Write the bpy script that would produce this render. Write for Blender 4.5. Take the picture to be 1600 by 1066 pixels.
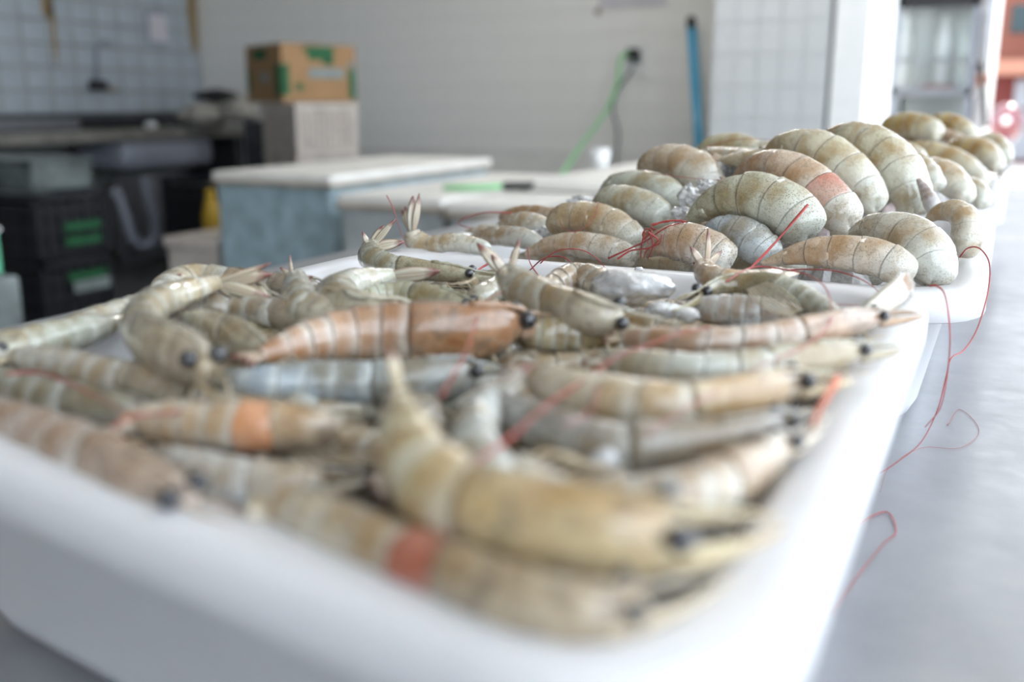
import bpy, bmesh, math, random
from mathutils import Vector, Matrix, noise
random.seed(7)
for o in list(bpy.data.objects): bpy.data.objects.remove(o)
SC = bpy.context.scene
COL = SC.collection
H = 0.1            # working unit for the trays: 10 cm
CZ = 1.075         # camera height
YAW, PITCH, F = math.radians(25.9), math.radians(13.49), 1555.6
# ---------------- camera
cd = bpy.data.cameras.new('camera'); cam = bpy.data.objects.new('camera', cd); COL.objects.link(cam)
cam.location = (0, 0, CZ); cam.rotation_euler = (math.pi/2-PITCH, 0, YAW)
cd.sensor_width = 36; cd.lens = 35.0; cd.clip_start = .01; cd.clip_end = 200
cd.dof.use_dof = True; cd.dof.focus_distance = .535; cd.dof.aperture_fstop = 5.1; cd.dof.aperture_blades = 9
SC.camera = cam
# ---------------- world, sun, exposure
w = bpy.data.worlds.new('sky'); SC.world = w; w.use_nodes = True
bg = w.node_tree.nodes['Background']; bg.inputs[0].default_value = (.80, .90, 1.0, 1); bg.inputs[1].default_value = 4.1
sd = bpy.data.lights.new('sun', 'SUN'); sun = bpy.data.objects.new('sun', sd); COL.objects.link(sun)
sd.energy = 10.0; sd.angle = math.radians(2); sd.color = (1, .95, .86)
sun.rotation_euler = (math.radians(-32), math.radians(20), 0)
SC.view_settings.view_transform = 'Standard'; SC.view_settings.look = 'None'
SC.view_settings.gamma = 1; SC.view_settings.use_curve_mapping = False
SC.view_settings.exposure = 0.0

# ---------------- projection helpers
cy, sy, cp, sp_ = math.cos(YAW), math.sin(YAW), math.cos(PITCH), math.sin(PITCH)
R_ = Vector((cy, sy, 0)); G_ = Vector((-sy, cy, 0)); UP = Vector((0, 0, 1))
F_ = G_*cp - UP*sp_; U_ = G_*sp_ + UP*cp
C0 = Vector((0, 0, CZ))
def ray(px, py): return R_*((px-800)/F) + U_*((533-py)/F) + F_
def PZ(px, py, z): r = ray(px, py); return C0 + r*((z-CZ)/r.z)
def PY(px, py, Y): r = ray(px, py); return C0 + r*(Y/r.y)
def PX(px, py, X): r = ray(px, py); return C0 + r*(X/r.x)
def dep(p): return (p-C0).dot(F_)

# ---------------- object helpers
def finish(o, label=None, cat=None, group=None, kind=None):
    if label: o['label'] = label
    if cat: o['category'] = cat
    if group: o['group'] = group
    if kind: o['kind'] = kind
    return o
def empty(name, loc=(0, 0, 0), label=None, cat=None, group=None, kind=None):
    o = bpy.data.objects.new(name, None); COL.objects.link(o); o.location = loc; o.empty_display_size = .02
    return finish(o, label, cat, group, kind)
def wpos(p):
    v = Vector((0, 0, 0))
    while p: v += p.location; p = p.parent
    return v
def mobj(name, verts, faces, mat, parent=None, smooth=True, uvs=None, color=None, loc=None):
    me = bpy.data.meshes.new(name)
    off = wpos(parent) if parent else Vector((0, 0, 0))
    if loc is not None: off = off + (Vector(loc) - off)
    me.from_pydata([tuple(Vector(v)-off) for v in verts], [], faces)
    if smooth: me.polygons.foreach_set('use_smooth', [True]*len(me.polygons))
    if uvs:
        ul = me.uv_layers.new(name='UVMap')
        for lp in me.loops: ul.data[lp.index].uv = uvs[lp.vertex_index]
    me.materials.append(mat); me.update()
    o = bpy.data.objects.new(name, me); COL.objects.link(o)
    if parent: o.parent = parent
    if loc is not None: o.location = Vector(loc) - (wpos(parent) if parent else Vector((0, 0, 0)))
    if color: o.color = color
    return o
def boxgeo(x0, x1, y0, y1, z0, z1):
    v = [(x0,y0,z0),(x1,y0,z0),(x1,y1,z0),(x0,y1,z0),(x0,y0,z1),(x1,y0,z1),(x1,y1,z1),(x0,y1,z1)]
    f = [(0,3,2,1),(4,5,6,7),(0,1,5,4),(1,2,6,5),(2,3,7,6),(3,0,4,7)]
    return v, f
def merge(*geos):
    V, Fc = [], []
    for v, f in geos:
        n = len(V); V += [tuple(p) for p in v]; Fc += [tuple(i+n for i in q) for q in f]
    return V, Fc
def bevelled(v, f, w, seg=2):
    bm = bmesh.new(); vs = [bm.verts.new(p) for p in v]
    for q in f: bm.faces.new([vs[i] for i in q])
    bmesh.ops.bevel(bm, geom=bm.edges[:], offset=w, segments=seg, affect='EDGES', profile=.5)
    bm.verts.index_update()
    r = [tuple(x.co) for x in bm.verts], [tuple(x.index for x in q.verts) for q in bm.faces]
    bm.free(); return r
def box(name, x0, x1, y0, y1, z0, z1, mat, parent=None, bev=0, rot=None, **k):
    g = boxgeo(x0, x1, y0, y1, z0, z1)
    if bev: g = bevelled(*g, bev)
    o = mobj(name, *g, mat, parent, smooth=False)
    return finish(o, **k)
def spline(pts, n):
    """Catmull-Rom through Vectors or tuples of floats"""
    P = [tuple(p) for p in pts]; m = len(P); out = []
    for i in range(n):
        t = i/(n-1)*(m-1); k = min(int(t), m-2); u = t-k
        p0 = P[k-1] if k > 0 else tuple(2*a-b for a, b in zip(P[0], P[1]))
        p1, p2 = P[k], P[k+1]
        p3 = P[k+2] if k+2 < m else tuple(2*a-b for a, b in zip(P[-1], P[-2]))
        out.append(tuple(.5*((2*b)+(c-a)*u+(2*a-5*b+4*c-d)*u*u+(-a+3*b-3*c+d)*u**3) for a, b, c, d in zip(p0, p1, p2, p3)))
    return out
def tube(pts, r, n=8, cap=True, flat=None):
    """pts Vectors, r float or list"""
    V, Fc = [], []; m = len(pts); pts = [Vector(p) for p in pts]
    ref = None
    for i, p in enumerate(pts):
        t = (pts[min(i+1, m-1)]-pts[max(i-1, 0)]).normalized()
        if ref is None: ref = Vector((0, 0, 1)) if abs(t.z) < .9 else Vector((1, 0, 0))
        a = (ref - t*ref.dot(t)).normalized(); ref = a; b = t.cross(a)
        rr = r[i] if isinstance(r, (list, tuple)) else r
        for k in range(n):
            q = 2*math.pi*k/n; V.append(p+(a*math.cos(q)+b*math.sin(q))*rr)
    for i in range(m-1):
        for k in range(n):
            k2 = (k+1) % n; Fc.append((i*n+k, i*n+k2, (i+1)*n+k2, (i+1)*n+k))
    if cap: Fc += [tuple(range(n))[::-1], tuple((m-1)*n+k for k in range(n))]
    return V, Fc
def sphere(c, r, n=14, m=9, sq=(1, 1, 1)):
    V, Fc = [], []; c = Vector(c)
    for i in range(1, m):
        a = math.pi*i/m
        for k in range(n):
            b = 2*math.pi*k/n
            V.append(c+Vector((math.sin(a)*math.cos(b)*sq[0], math.sin(a)*math.sin(b)*sq[1], math.cos(a)*sq[2]))*r)
    V += [c+Vector((0, 0, r*sq[2])), c-Vector((0, 0, r*sq[2]))]; T = len(V)-2
    for i in range(m-2):
        for k in range(n):
            k2 = (k+1) % n; Fc.append((i*n+k, (i+1)*n+k, (i+1)*n+k2, i*n+k2))
    for k in range(n):
        k2 = (k+1) % n; Fc.append((T, k, k2)); Fc.append((T+1, (m-2)*n+k2, (m-2)*n+k))
    return V, Fc

# ---------------- materials
def lin(r, g, b): return tuple(((c/255)/12.92 if c/255 <= .04045 else ((c/255+.055)/1.055)**2.4) for c in (r, g, b))+(1,)
class N:
    def __init__(s, name):
        s.m = bpy.data.materials.new(name); s.m.use_nodes = True; s.t = s.m.node_tree
        s.p = s.t.nodes['Principled BSDF']
    def n(s, typ, **k):
        nd = s.t.nodes.new(typ)
        for a, b in k.items():
            if a.startswith('i_'): nd.inputs[int(a[2:]) if a[2:].isdigit() else a[2:].replace('_', ' ')].default_value = b
            else: setattr(nd, a, b)
        return nd
    def l(s, a, b): s.t.links.new(a, b)
    def ramp(s, src, stops):
        r = s.n('ShaderNodeValToRGB'); e = r.color_ramp.elements
        while len(e) < len(stops): e.new(.5)
        for x, (p, c) in zip(e, stops): x.position = p; x.color = c if isinstance(c, tuple) else (c, c, c, 1)
        s.l(src, r.inputs[0]); return r.outputs[0]
    def mix(s, fac, a, b, mode='MIX'):
        m = s.n('ShaderNodeMix', data_type='RGBA', blend_type=mode)
        for sock, v in ((m.inputs[0], fac), (m.inputs[6], a), (m.inputs[7], b)):
            if hasattr(v, 'is_output') or isinstance(v, bpy.types.NodeSocket): s.l(v, sock)
            else: sock.default_value = v
        return m.outputs[2]
    def math(s, op, a, b=None):
        m = s.n('ShaderNodeMath', operation=op)
        for sock, v in ((m.inputs[0], a), (m.inputs[1], b)):
            if v is None: continue
            if isinstance(v, bpy.types.NodeSocket): s.l(v, sock)
            else: sock.default_value = v
        return m.outputs[0]
    def noise(s, scale, detail=3, vec=None, rough=.5):
        m = s.n('ShaderNodeTexNoise'); m.inputs['Scale'].default_value = scale; m.inputs['Detail'].default_value = detail; m.inputs['Roughness'].default_value = rough
        if vec is None: vec = s.n('ShaderNodeTexCoord').outputs['Object']
        s.l(vec, m.inputs['Vector']); return m.outputs[0]
    def bump(s, h, strength=.3, dist=.001):
        b = s.n('ShaderNodeBump'); b.inputs['Strength'].default_value = strength; b.inputs['Distance'].default_value = dist
        s.l(h, b.inputs['Height']); s.l(b.outputs[0], s.p.inputs['Normal'])
def simple(name, c, rough=.5, metal=0, vary=.12, scale=20, bump=0, **k):
    m = N(name); nz = m.noise(scale, 4)
    d = tuple(max(0, x*(1-vary)) for x in c[:3])+(1,); e = tuple(min(1, x*(1+vary)) for x in c[:3])+(1,)
    m.l(m.ramp(nz, [(.3, d), (.7, e)]), m.p.inputs['Base Color'])
    m.p.inputs['Roughness'].default_value = rough; m.p.inputs['Metallic'].default_value = metal
    for a, b in k.items(): m.p.inputs[a.replace('_', ' ')].default_value = b
    if bump: m.bump(nz, bump)
    return m.m

def shell_material(name='prawn_shell', bandk=1., edgek=.5, mott=0., patch=None):
    m = N(name); tc = m.n('ShaderNodeTexCoord'); oi = m.n('ShaderNodeObjectInfo')
    ob = tc.outputs['Object']; sep = m.n('ShaderNodeSeparateXYZ'); m.l(tc.outputs['UV'], sep.inputs[0])
    u, v = sep.outputs[0], sep.outputs[1]
    tint = oi.outputs['Color']
    n1 = m.noise(70, 4, ob); n2 = m.noise(260, 3, ob, .6); n3 = m.noise(28, 2, ob)
    dark = m.mix(1.0, tint, (.70, .56, .40, 1), 'MULTIPLY')
    pale = m.mix(.6, tint, (.74, .76, .72, 1))
    if patch: tint = m.mix(m.ramp(n3, [(.35, .95), (.65, .35)]), tint, patch); dark = m.mix(.7, dark, patch); pale = m.mix(.45, tint, (.7, .62, .56, 1))
    base = m.mix(m.ramp(n1, [(.40, 0.), (.58, 1.)]), dark, tint)
    base = m.mix(m.ramp(n3, [(.48, 0.), (.75, .5)]), base, pale)
    if mott: base = m.mix(m.math('MULTIPLY', m.ramp(m.noise(130, 4, ob, .6), [(.5, 0.), (.62, 1.)]), mott), base, (.10, .065, .04, 1))
    band = m.ramp(u, [(0, .8), (.10, .35), (.22, 0.), (.62, .12), (.84, .75), (1, .6)])
    base = m.mix(m.math('MULTIPLY', m.math('MULTIPLY', band, bandk), m.ramp(m.noise(38, 3, ob), [(.36, .3), (.58, 1.)])), base, pale)
    # thin dark line on the rear margin of each plate
    edge = m.ramp(u, [(0, .7), (.028, .7), (.045, 0.)])
    base = m.mix(m.math('MULTIPLY', edge, edgek), base, (.16, .085, .04, 1))
    # underside of the body is paler
    c = m.math('COSINE', m.math('MULTIPLY', v, 2*math.pi))
    belly = m.ramp(m.math('MULTIPLY_ADD', c, .5), [(0, .5), (.32, 0.)]); belly.node.inputs[0].links[0].from_node.inputs[2].default_value = .5
    base = m.mix(belly, base, (.52, .47, .40, 1))
    # pigment speckles
    vo = m.n('ShaderNodeTexVoronoi'); vo.inputs['Scale'].default_value = 900; m.l(ob, vo.inputs['Vector'])
    dots = m.ramp(vo.outputs['Distance'], [(.26, 1.), (.36, 0.)])
    msk = m.ramp(n3, [(.34, .5), (.55, 1.)])
    topm = m.ramp(c.node.outputs[0], [(0, .5), (.5, 1.)])
    sp = m.math('MULTIPLY', m.math('MULTIPLY', dots, msk), m.math('MULTIPLY', topm, oi.outputs['Alpha']))
    base = m.mix(m.math('MULTIPLY', sp, .8), base, (.11, .075, .045, 1))
    # faint creases
    vn = m.ramp(m.math('ABSOLUTE', m.math('SUBTRACT', n1, .5)), [(0., .8), (.014, 0.)])
    base = m.mix(m.math('MULTIPLY', vn, .5), base, (.14, .10, .05, 1))
    m.l(base, m.p.inputs['Base Color'])
    m.l(m.ramp(n2, [(.3, .16), (.7, .36)]), m.p.inputs['Roughness'])
    m.p.inputs['Subsurface Weight'].default_value = .2; m.p.inputs['Subsurface Scale'].default_value = .004
    m.p.inputs['Subsurface Radius'].default_value = (1, .75, .5)
    m.p.inputs['Coat Weight'].default_value = .9; m.p.inputs['Coat Roughness'].default_value = .08
    m.bump(m.mix(.5, n1, n2), .5, .0018)
    return m.m
def fan_material():
    m = N('tail_fan'); tc = m.n('ShaderNodeTexCoord'); oi = m.n('ShaderNodeObjectInfo')
    sep = m.n('ShaderNodeSeparateXYZ'); m.l(tc.outputs['UV'], sep.inputs[0]); u, v = sep.outputs[0], sep.outputs[1]
    base = m.mix(.55, oi.outputs['Color'], (.60, .56, .46, 1))
    rib = m.ramp(m.math('ABSOLUTE', m.math('SUBTRACT', v, .5)), [(0., .0), (.08, .5), (.3, .0), (.44, .1), (.5, .85)])
    base = m.mix(rib, base, (.25, .12, .06, 1))
    red = m.ramp(m.math('ADD', u, m.math('MULTIPLY', m.noise(300, 2, tc.outputs['Object']), .25)), [(.82, 0.), (1.0, .9)])
    base = m.mix(red, base, (.15, .03, .025, 1))
    m.l(base, m.p.inputs['Base Color']); m.p.inputs['Roughness'].default_value = .3
    m.p.inputs['Subsurface Weight'].default_value = .3; m.p.inputs['Subsurface Scale'].default_value = .002
    m.p.inputs['Coat Weight'].default_value = .5
    return m.m
M = {}
M['shell'] = shell_material(bandk=1.1, edgek=.35); M['shell_t'] = shell_material('tail_shell', .55, .15); M['head'] = shell_material('head_shell', .3, .2, .6)
M['patch_red'] = shell_material('red_flushed_shell', .2, .4, patch=(.42, .07, .04, 1)); M['patch_orange'] = shell_material('orange_flushed_shell', .3, .3, patch=(.62, .20, .04, 1))
M['scrap'] = simple('pink_scrap', (.55, .18, .16, 1), .6); M['fan'] = fan_material()
M['eye'] = simple('eye_black', (.012, .012, .018, 1), .12, vary=.4, scale=300, Coat_Weight=1.0)
M['leg'] = simple('prawn_leg', (.50, .40, .27, 1), .35, vary=.25, scale=200)
M['flap'] = simple('swimmeret', (.55, .46, .47, 1), .3, vary=.4, scale=120, Coat_Weight=.6)
M['red'] = simple('antenna_red', (.36, .045, .04, 1), .35, vary=.35, scale=60)
M['orange'] = simple('antenna_orange', (.55, .13, .05, 1), .35, vary=.3, scale=60)
M['meat'] = simple('prawn_meat', (.56, .58, .55, 1), .22, vary=.2, scale=90, Coat_Weight=.8, Subsurface_Weight=.5, Subsurface_Scale=.004)
M['tray'] = simple('white_plastic', (.70, .695, .71, 1), .32, vary=.03, scale=12, Subsurface_Weight=.08, Subsurface_Scale=.004)
def ice_mat(name, c, tr, rough):
    m = N(name); nz = m.noise(90, 5)
    m.l(m.ramp(nz, [(.3, tuple(x*.7 for x in c)+(1,)), (.65, tuple(c)+(1,))]), m.p.inputs['Base Color'])
    m.l(m.ramp(nz, [(.35, tr), (.7, tr*.5)]), m.p.inputs['Transmission Weight'])
    m.p.inputs['Roughness'].default_value = rough; m.p.inputs['IOR'].default_value = 1.31
    m.p.inputs['Coat Weight'].default_value = .6
    m.bump(m.noise(350, 4), .6, .002); return m.m
M['ice'] = ice_mat('ice', (.80, .81, .83), .8, .14)
M['crushed'] = ice_mat('ice_shade_bed', (.50, .48, .46), .3, .25); M['gap_shade'] = simple('brown_gap_shade', (.13, .10, .075, 1), .25, vary=.5, scale=80)
def steel():
    m = N('steel_top'); tc = m.n('ShaderNodeTexCoord').outputs['Object']
    n1 = m.noise(7, 5, tc, .6); n2 = m.noise(60, 4, tc, .7)
    mp = m.n('ShaderNodeMapping'); mp.inputs['Scale'].default_value = (8, 300, 8); m.l(tc, mp.inputs[0])
    n4 = m.noise(1, 2, mp.outputs[0])
    m.l(m.ramp(n1, [(.3, (.34, .345, .365, 1)), (.7, (.50, .505, .525, 1))]), m.p.inputs['Base Color'])
    m.l(m.ramp(n2, [(.3, .30), (.7, .46)]), m.p.inputs['Roughness'])
    m.p.inputs['Metallic'].default_value = .6
    m.bump(m.mix(.5, n2, n4), .12, .0006); return m.m
M['steel'] = steel()
M['steel_d'] = simple('steel_dark', (.26, .27, .30, 1), .35, .7, .2, 30)
M['tile_l'] = simple('tile_blue_white', (.42, .47, .52, 1), .22, vary=.08, scale=3)
M['tile_c'] = simple('tile_cream', (.86, .855, .83, 1), .3, vary=.03, scale=2)
M['tile_p'] = simple('tile_pier', (.56, .575, .59, 1), .3, vary=.03, scale=2)
M['grout_l'] = simple('grout_grey', (.30, .32, .31, 1), .9, vary=.2, scale=5)
M['grout_c'] = simple('grout_cream', (.80, .79, .76, 1), .9, vary=.06, scale=5)
M['grout_p'] = simple('grout_pier', (.53, .545, .55, 1), .9, vary=.1)
M['paint'] = simple('white_paint', (.82, .83, .84, 1), .55, vary=.03)
M['dirty'] = simple('wall_stain', (.30, .22, .12, 1), .8, vary=.3, scale=14)
M['foor'] = simple('wet_concrete', (.07, .07, .07, 1), .5, vary=.4, scale=5)
M['ceil'] = simple('ceiling_plaster', (.75, .75, .73, 1), .9)
M['greydark'] = simple('dim_plaster', (.30, .30, .30, 1), .9)
M['street'] = simple('street_concrete', (.62, .58, .54, 1), .9, vary=.1, scale=2)
M['card'] = simple('cardboard', (.36, .215, .105, 1), .8, vary=.08, scale=14)
M['green'] = simple('green_print', (.012, .11, .04, 1), .7, vary=.2)
M['grprint'] = simple('grey_print', (.24, .28, .28, 1), .7)
M['crate_w'] = simple('cream_plastic', (.56, .50, .45, 1), .5, vary=.15, scale=12)
M['liner'] = simple('brown_pink_liner', (.34, .25, .22, 1), .8, vary=.3, scale=40)
M['crate_k'] = simple('black_plastic', (.012, .013, .018, 1), .4, vary=.4, scale=9)
M['foam_b'] = simple('dirty_blue_foam', (.34, .45, .50, 1), .75, vary=.25, scale=14, bump=.2)
M['foam_g'] = simple('grey_foam', (.40, .43, .44, 1), .75, vary=.15, scale=14, bump=.2)
M['foam_w'] = simple('white_foam_lid', (.74, .72, .68, 1), .7, vary=.10, scale=9, bump=.2)
M['foam_e'] = simple('brown_stained_edge', (.36, .29, .21, 1), .8, vary=.3, scale=20)
M['blue'] = simple('blue_plastic', (.05, .40, .68, 1), .3, vary=.08)
M['black'] = simple('black', (.012, .012, .014, 1), .45, vary=.3)
M['gcord'] = simple('green_cord', (.22, .66, .26, 1), .4, vary=.1)
M['outlet'] = simple('outlet_white', (.78, .80, .80, 1), .4, vary=.03)
M['counter'] = simple('stone_counter', (.20, .19, .17, 1), .45, vary=.25, scale=12)
M['backspl'] = simple('dark_backsplash', (.045, .05, .06, 1), .4, vary=.3, scale=6)
M['pvc'] = simple('grey_pvc', (.28, .30, .36, 1), .4, vary=.1)
M['bin'] = simple('clear_bin_plastic', (.12, .14, .14, 1), .25, vary=.5, scale=9)
M['bag'] = simple('white_sack', (.42, .40, .36, 1), .7, vary=.3, scale=15)
M['yellow'] = simple('yellow', (.45, .28, .02, 1), .5)
M['mint'] = simple('mint_plastic', (.12, .50, .30, 1), .4)
M['paper'] = simple('paper', (.62, .60, .64, 1), .8, vary=.05)
M['redwall'] = simple('red_facade', (.13, .022, .018, 1), .8)
M['terra'] = simple('terracotta_facade', (.17, .055, .035, 1), .8)
M['awn'] = simple('salmon_awning', (.34, .15, .10, 1), .7, vary=.05)
M['teal'] = simple('teal_window', (.012, .03, .035, 1), .2)
M['redm'] = simple('motorbike_red', (.14, .008, .016, 1), .2, vary=.1, Coat_Weight=1.0)
M['rubber'] = simple('rubber', (.02, .02, .02, 1), .8)
M['skin'] = simple('salmon_sign', (.40, .18, .13, 1), .6)
g = N('cabinet_glass'); g.p.inputs['Transmission Weight'].default_value = .9; g.p.inputs['Roughness'].default_value = .03
g.p.inputs['Base Color'].default_value = (.85, .9, .9, 1); M['glass'] = g.m
M['greypaint'] = simple('grey_paint', (.24, .26, .26, 1), .6, vary=.15, scale=3)

# =====================================================================
# SETTING
# =====================================================================
def struct(o): o['kind'] = 'structure'; return o
WX, WY = -5.72, 6.2
struct(box('floor', -6.2, 2.2, -3.3, 6.6, -.1, 0, M['foor']))
struct(box('ground', -12, 30, -12, 60, -.25, -.1, M['street']))
struct(box('ceiling', -6.2, 1.25, -3.3, 7.2, 3.0, 3.12, M['ceil']))
wl = struct(box('wall_left', WX-.2, WX, -3.3, WY+.2, 0, 3, M['grout_l']))
wb = struct(box('wall_back', WX, -1.05, WY, WY+.2, 0, 3, M['grout_c']))
struct(box('wall_front', WX, .8, -2.6, -2.4, 0, 3, M['greydark']))
def tiles(parent, name, mat, axis, pos, a0, a1, z0, z1, w_, h_, gap, th=.006):
    g0 = bevelled(*boxgeo(-w_/2+gap, w_/2-gap, 0, th, -h_/2+gap, h_/2-gap), .002, 1)
    if axis == 'X': g0 = ([(p[1], p[0], p[2]) for p in g0[0]], [tuple(reversed(q)) for q in g0[1]])
    else: g0 = ([(p[0], -p[1], p[2]) for p in g0[0]], [tuple(reversed(q)) for q in g0[1]])
    me = None; a = a1-w_/2; cnt = 0
    while a > a0 and cnt < 299:
        z = z0+h_/2
        while z < z1 and cnt < 299:
            loc = (pos, a, z) if axis == 'X' else (a, pos, z)
            if me is None:
                o = mobj(name, g0[0], g0[1], mat, None, smooth=False); me = o.data
            else:
                o = bpy.data.objects.new(name, me); COL.objects.link(o)
            o.parent = parent; o.location = loc
            z += h_; cnt += 1
        a -= w_
tiles(wl, 'tile', M['tile_l'], 'X', WX, 3.9, WY, 1.0, 2.0, .2, .15, .009)
tiles(wb, 'tile', M['tile_c'], 'Y', WY, WX, -1.1, .75, 2.0, .2, .15, .002)
# pier with two tiled faces, dark slot between them, and a white painted side
PYY = 5.0
x1 = PY(1112, 120, PYY).x; x2 = PY(1291, 120, PYY).x; x3 = PY(1299, 120, PYY).x; x4 = PY(1352, 120, PYY).x
pr = struct(box('wall_right', x1, x2, PYY, WY+.2, 0, 3, M['grout_p']))
tiles(pr, 'tile', M['tile_p'], 'Y', PYY, x1, x2, .7, 2.0, (x2-x1)/5, .15, .0025)
struct(box('trim_1', x2, x3, PYY+.06, WY+.2, 0, 3, M['black']))
p2 = struct(box('wall_right_end', x3, x4, PYY, 6.1, 0, 3, M['paint']))
p2.name = 'wall_right_end'
# brown stains on left wall, on the tile faces
for i, (px, py, wpx, hpx) in enumerate([(72, 4, .045, .10), (299, 18, .05, .30), (83, 50, .02, .2)]):
    c = PX(px, py, WX)
    n = 14; V = [(WX+.0075, c.y, c.z)]; V += [(WX+.0075, c.y+wpx*math.cos(2*math.pi*k/n)*(1+.3*random.random()), c.z+hpx*math.sin(2*math.pi*k/n)*(1+.2*random.random())) for k in range(n)]
    o = mobj('stain', V, [(0, k+1, (k+1) % n+1) for k in range(n)], M['dirty'], wl, smooth=False)

lf = empty('added_fill_lamp', (-1.7, 4.5, 2.9), 'added tube light above the foam coolers, out of view, to brighten the back wall', 'lamp')  # unseen fixture added to brighten the back wall
mobj('housing', *bevelled(*boxgeo(-2.3, -1.1, 4.42, 4.58, 2.94, 2.999), .008), M['paint'], lf, smooth=False)
em = N('fill_tube'); em.p.inputs['Emission Color'].default_value = (1, .97, .92, 1); em.p.inputs['Emission Strength'].default_value = 5; em.p.inputs['Base Color'].default_value = (.8, .8, .8, 1)
mobj('tube', *tube([Vector((-2.25, 4.5, 2.91)), Vector((-1.15, 4.5, 2.91))], .016, 10), em.m, lf)
al = bpy.data.lights.new('fill_light', 'AREA'); al.shape = 'RECTANGLE'; al.size = 1.1; al.size_y = .1; al.energy = 22; al.color = (1, .97, .92)
lo = bpy.data.objects.new('fill_light', al); COL.objects.link(lo); lo.location = (-1.7, 4.5, 2.88)

# =====================================================================
# STEEL COUNTER
# =====================================================================
tb = empty('steel_counter', (0, 1, 0), 'long brushed stainless steel counter that carries the white prawn trays', 'counter')
TZ = .9
g1 = bevelled(*boxgeo(-.71, .46, -.75, 2.4, TZ-.04, TZ), .006, 2)
finish(mobj('tabletop', *g1, M['steel'], tb, smooth=False))
for x in (-.66, .41):
    for y in (-.7, .8, 2.34): mobj('leg', *boxgeo(x-.02, x+.02, y-.02, y+.02, 0, TZ-.04), M['steel_d'], tb, smooth=False)
mobj('lower_shelf', *boxgeo(-.68, .43, -.72, 2.36, .25, .27), M['steel_d'], tb, smooth=False)

# =====================================================================
# TRAYS
# =====================================================================
def inset_quad(q, d):
    out = []; n = 4
    for i in range(n):
        p0, p1, p2 = Vector(q[i-1]), Vector(q[i]), Vector(q[(i+1) % n])
        e1 = (p1-p0).normalized(); e2 = (p2-p1).normalized()
        n1 = Vector((-e1.y, e1.x)); n2 = Vector((-e2.y, e2.x))
        a = p1+n1*d; b = p1+n2*d
        cr = e1.x*e2.y-e1.y*e2.x
        t = ((b-a).x*e2.y-(b-a).y*e2.x)/cr
        out.append(a+e1*t)
    return out
def rounded(q, rad, m=8):
    out = []
    for i in range(4):
        p0, p1, p2 = q[i-1], q[i], q[(i+1) % 4]
        a = (p0-p1).normalized(); b = (p2-p1).normalized()
        A = p1+a*rad; B = p1+b*rad
        for k in range(m+1):
            t = k/m; out.append(A*(1-t)**2+p1*2*t*(1-t)+B*t*t)
    return out
def tray(name, q, rimz, botz, label, group):
    q = [Vector(p)*H for p in q]
    prof = [(.52, botz+.10, .30), (.44, botz+.14, .32), (.24, rimz-.10, .38), (.19, rimz-.02, .40), (.16, rimz, .42), (.06, rimz, .46),
            (.02, rimz-.015, .48), (.0, rimz-.05, .5), (.0, rimz-.15, .5), (.02, rimz-.16, .48), (.035, rimz-.15, .47), (.05, rimz-.06, .46), (.17, rimz-.07, .4),
            (.30, botz+.12, .33), (.34, botz+.04, .31), (.42, botz, .30)]
    V, Fc = [], []; L = None
    for d, z, r in prof:
        ring = rounded(inset_quad(q, d*H), r*H); L = len(ring)
        V += [(p.x, p.y, z*H+CZ) for p in ring]
    for j in range(len(prof)-1):
        for k in range(L):
            k2 = (k+1) % L; Fc.append((j*L+k, (j+1)*L+k, (j+1)*L+k2, j*L+k2))
    Fc.append(tuple(range(L))); Fc.append(tuple((len(prof)-1)*L+k for k in range(L))[::-1])
    o = mobj(name, V, Fc, M['tray'])
    bm = bmesh.new(); bm.from_mesh(o.data); bmesh.ops.recalc_face_normals(bm, faces=bm.faces[:]); bm.to_mesh(o.data); bm.free()
    o.data.polygons.foreach_set('use_smooth', [len(p.vertices) == 4 for p in o.data.polygons])
    return finish(o, label, 'tray', group)
# quads counter-clockwise: near-left, near-right, far-right, far-left
Q1 = [(-3.4, 1.74), (-.22, 1.2), (-.22, 5.10), (-3.42, 5.16)]
Q2 = [(-3.6, 5.27), (0, 5.27), (0, 9.55), (-3.6, 9.55)]
Q3 = [(-3.5, 9.7), (.06, 9.7), (.1, 14.4), (-3.5, 14.4)]
tray('prawn_tray', Q1, -.87, -1.75, 'nearest white plastic tray, full of whole prawns with heads, foremost on the counter', 'white trays')
tray('prawn_tray', Q2, -.93, -1.75, 'middle white plastic tray heaped with big headless prawn tails', 'white trays')
tray('prawn_tray', Q3, -.93, -1.75, 'farthest white plastic tray with yellowish blurred prawns, by the street end', 'white trays')
# crushed ice beds, and a dark bed for shadowed gaps (stuff)
def bed(name, q, ins, zf, label, seed, res=70, bm_='crushed'):
    Q = inset_quad([Vector(p) for p in q], ins); V, Fc = [], []
    for j in range(res+1):
        for i in range(res+1):
            u, v = i/res, j/res
            p = (Q[0]*(1-u)+Q[1]*u)*(1-v)+(Q[3]*(1-u)+Q[2]*u)*v
            e = min(u, 1-u, v, 1-v)
            z = zf(u, v)+.10*noise.noise(Vector((p.x*5+seed, p.y*5, 0)))+.07*noise.noise(Vector((p.x*16, p.y*16, seed)))
            z = -1.3+(z+1.3)*min(1, e*9) if e < .11 else z
            V.append((p.x*H, p.y*H, CZ+z*H))
    for j in range(res):
        for i in range(res):
            a = j*(res+1)+i; Fc.append((a, a+1, a+res+2, a+res+1))
    return finish(mobj(name, V, Fc, M[bm_], smooth=False), label, 'ice', None, 'stuff')
bed('ice_shade_bed', Q1, .40, lambda u, v: -1.13, 'dark brown bed painted as gap shade under the whole prawns in the nearest tray', 3, bm_='gap_shade')  # dark brown colour stands in for the shadowed gaps between prawns
def mound2(u, v):
    x = u; a = max(0, min(1, (x-.05)/.5)); b = max(0, 1-((v-.6)/.6)**2)
    fr = min(1, v/.45)
    return -1.15+.68*a*fr*(1 if x < .88 else max(0, (1.0-x)/.12))
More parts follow.
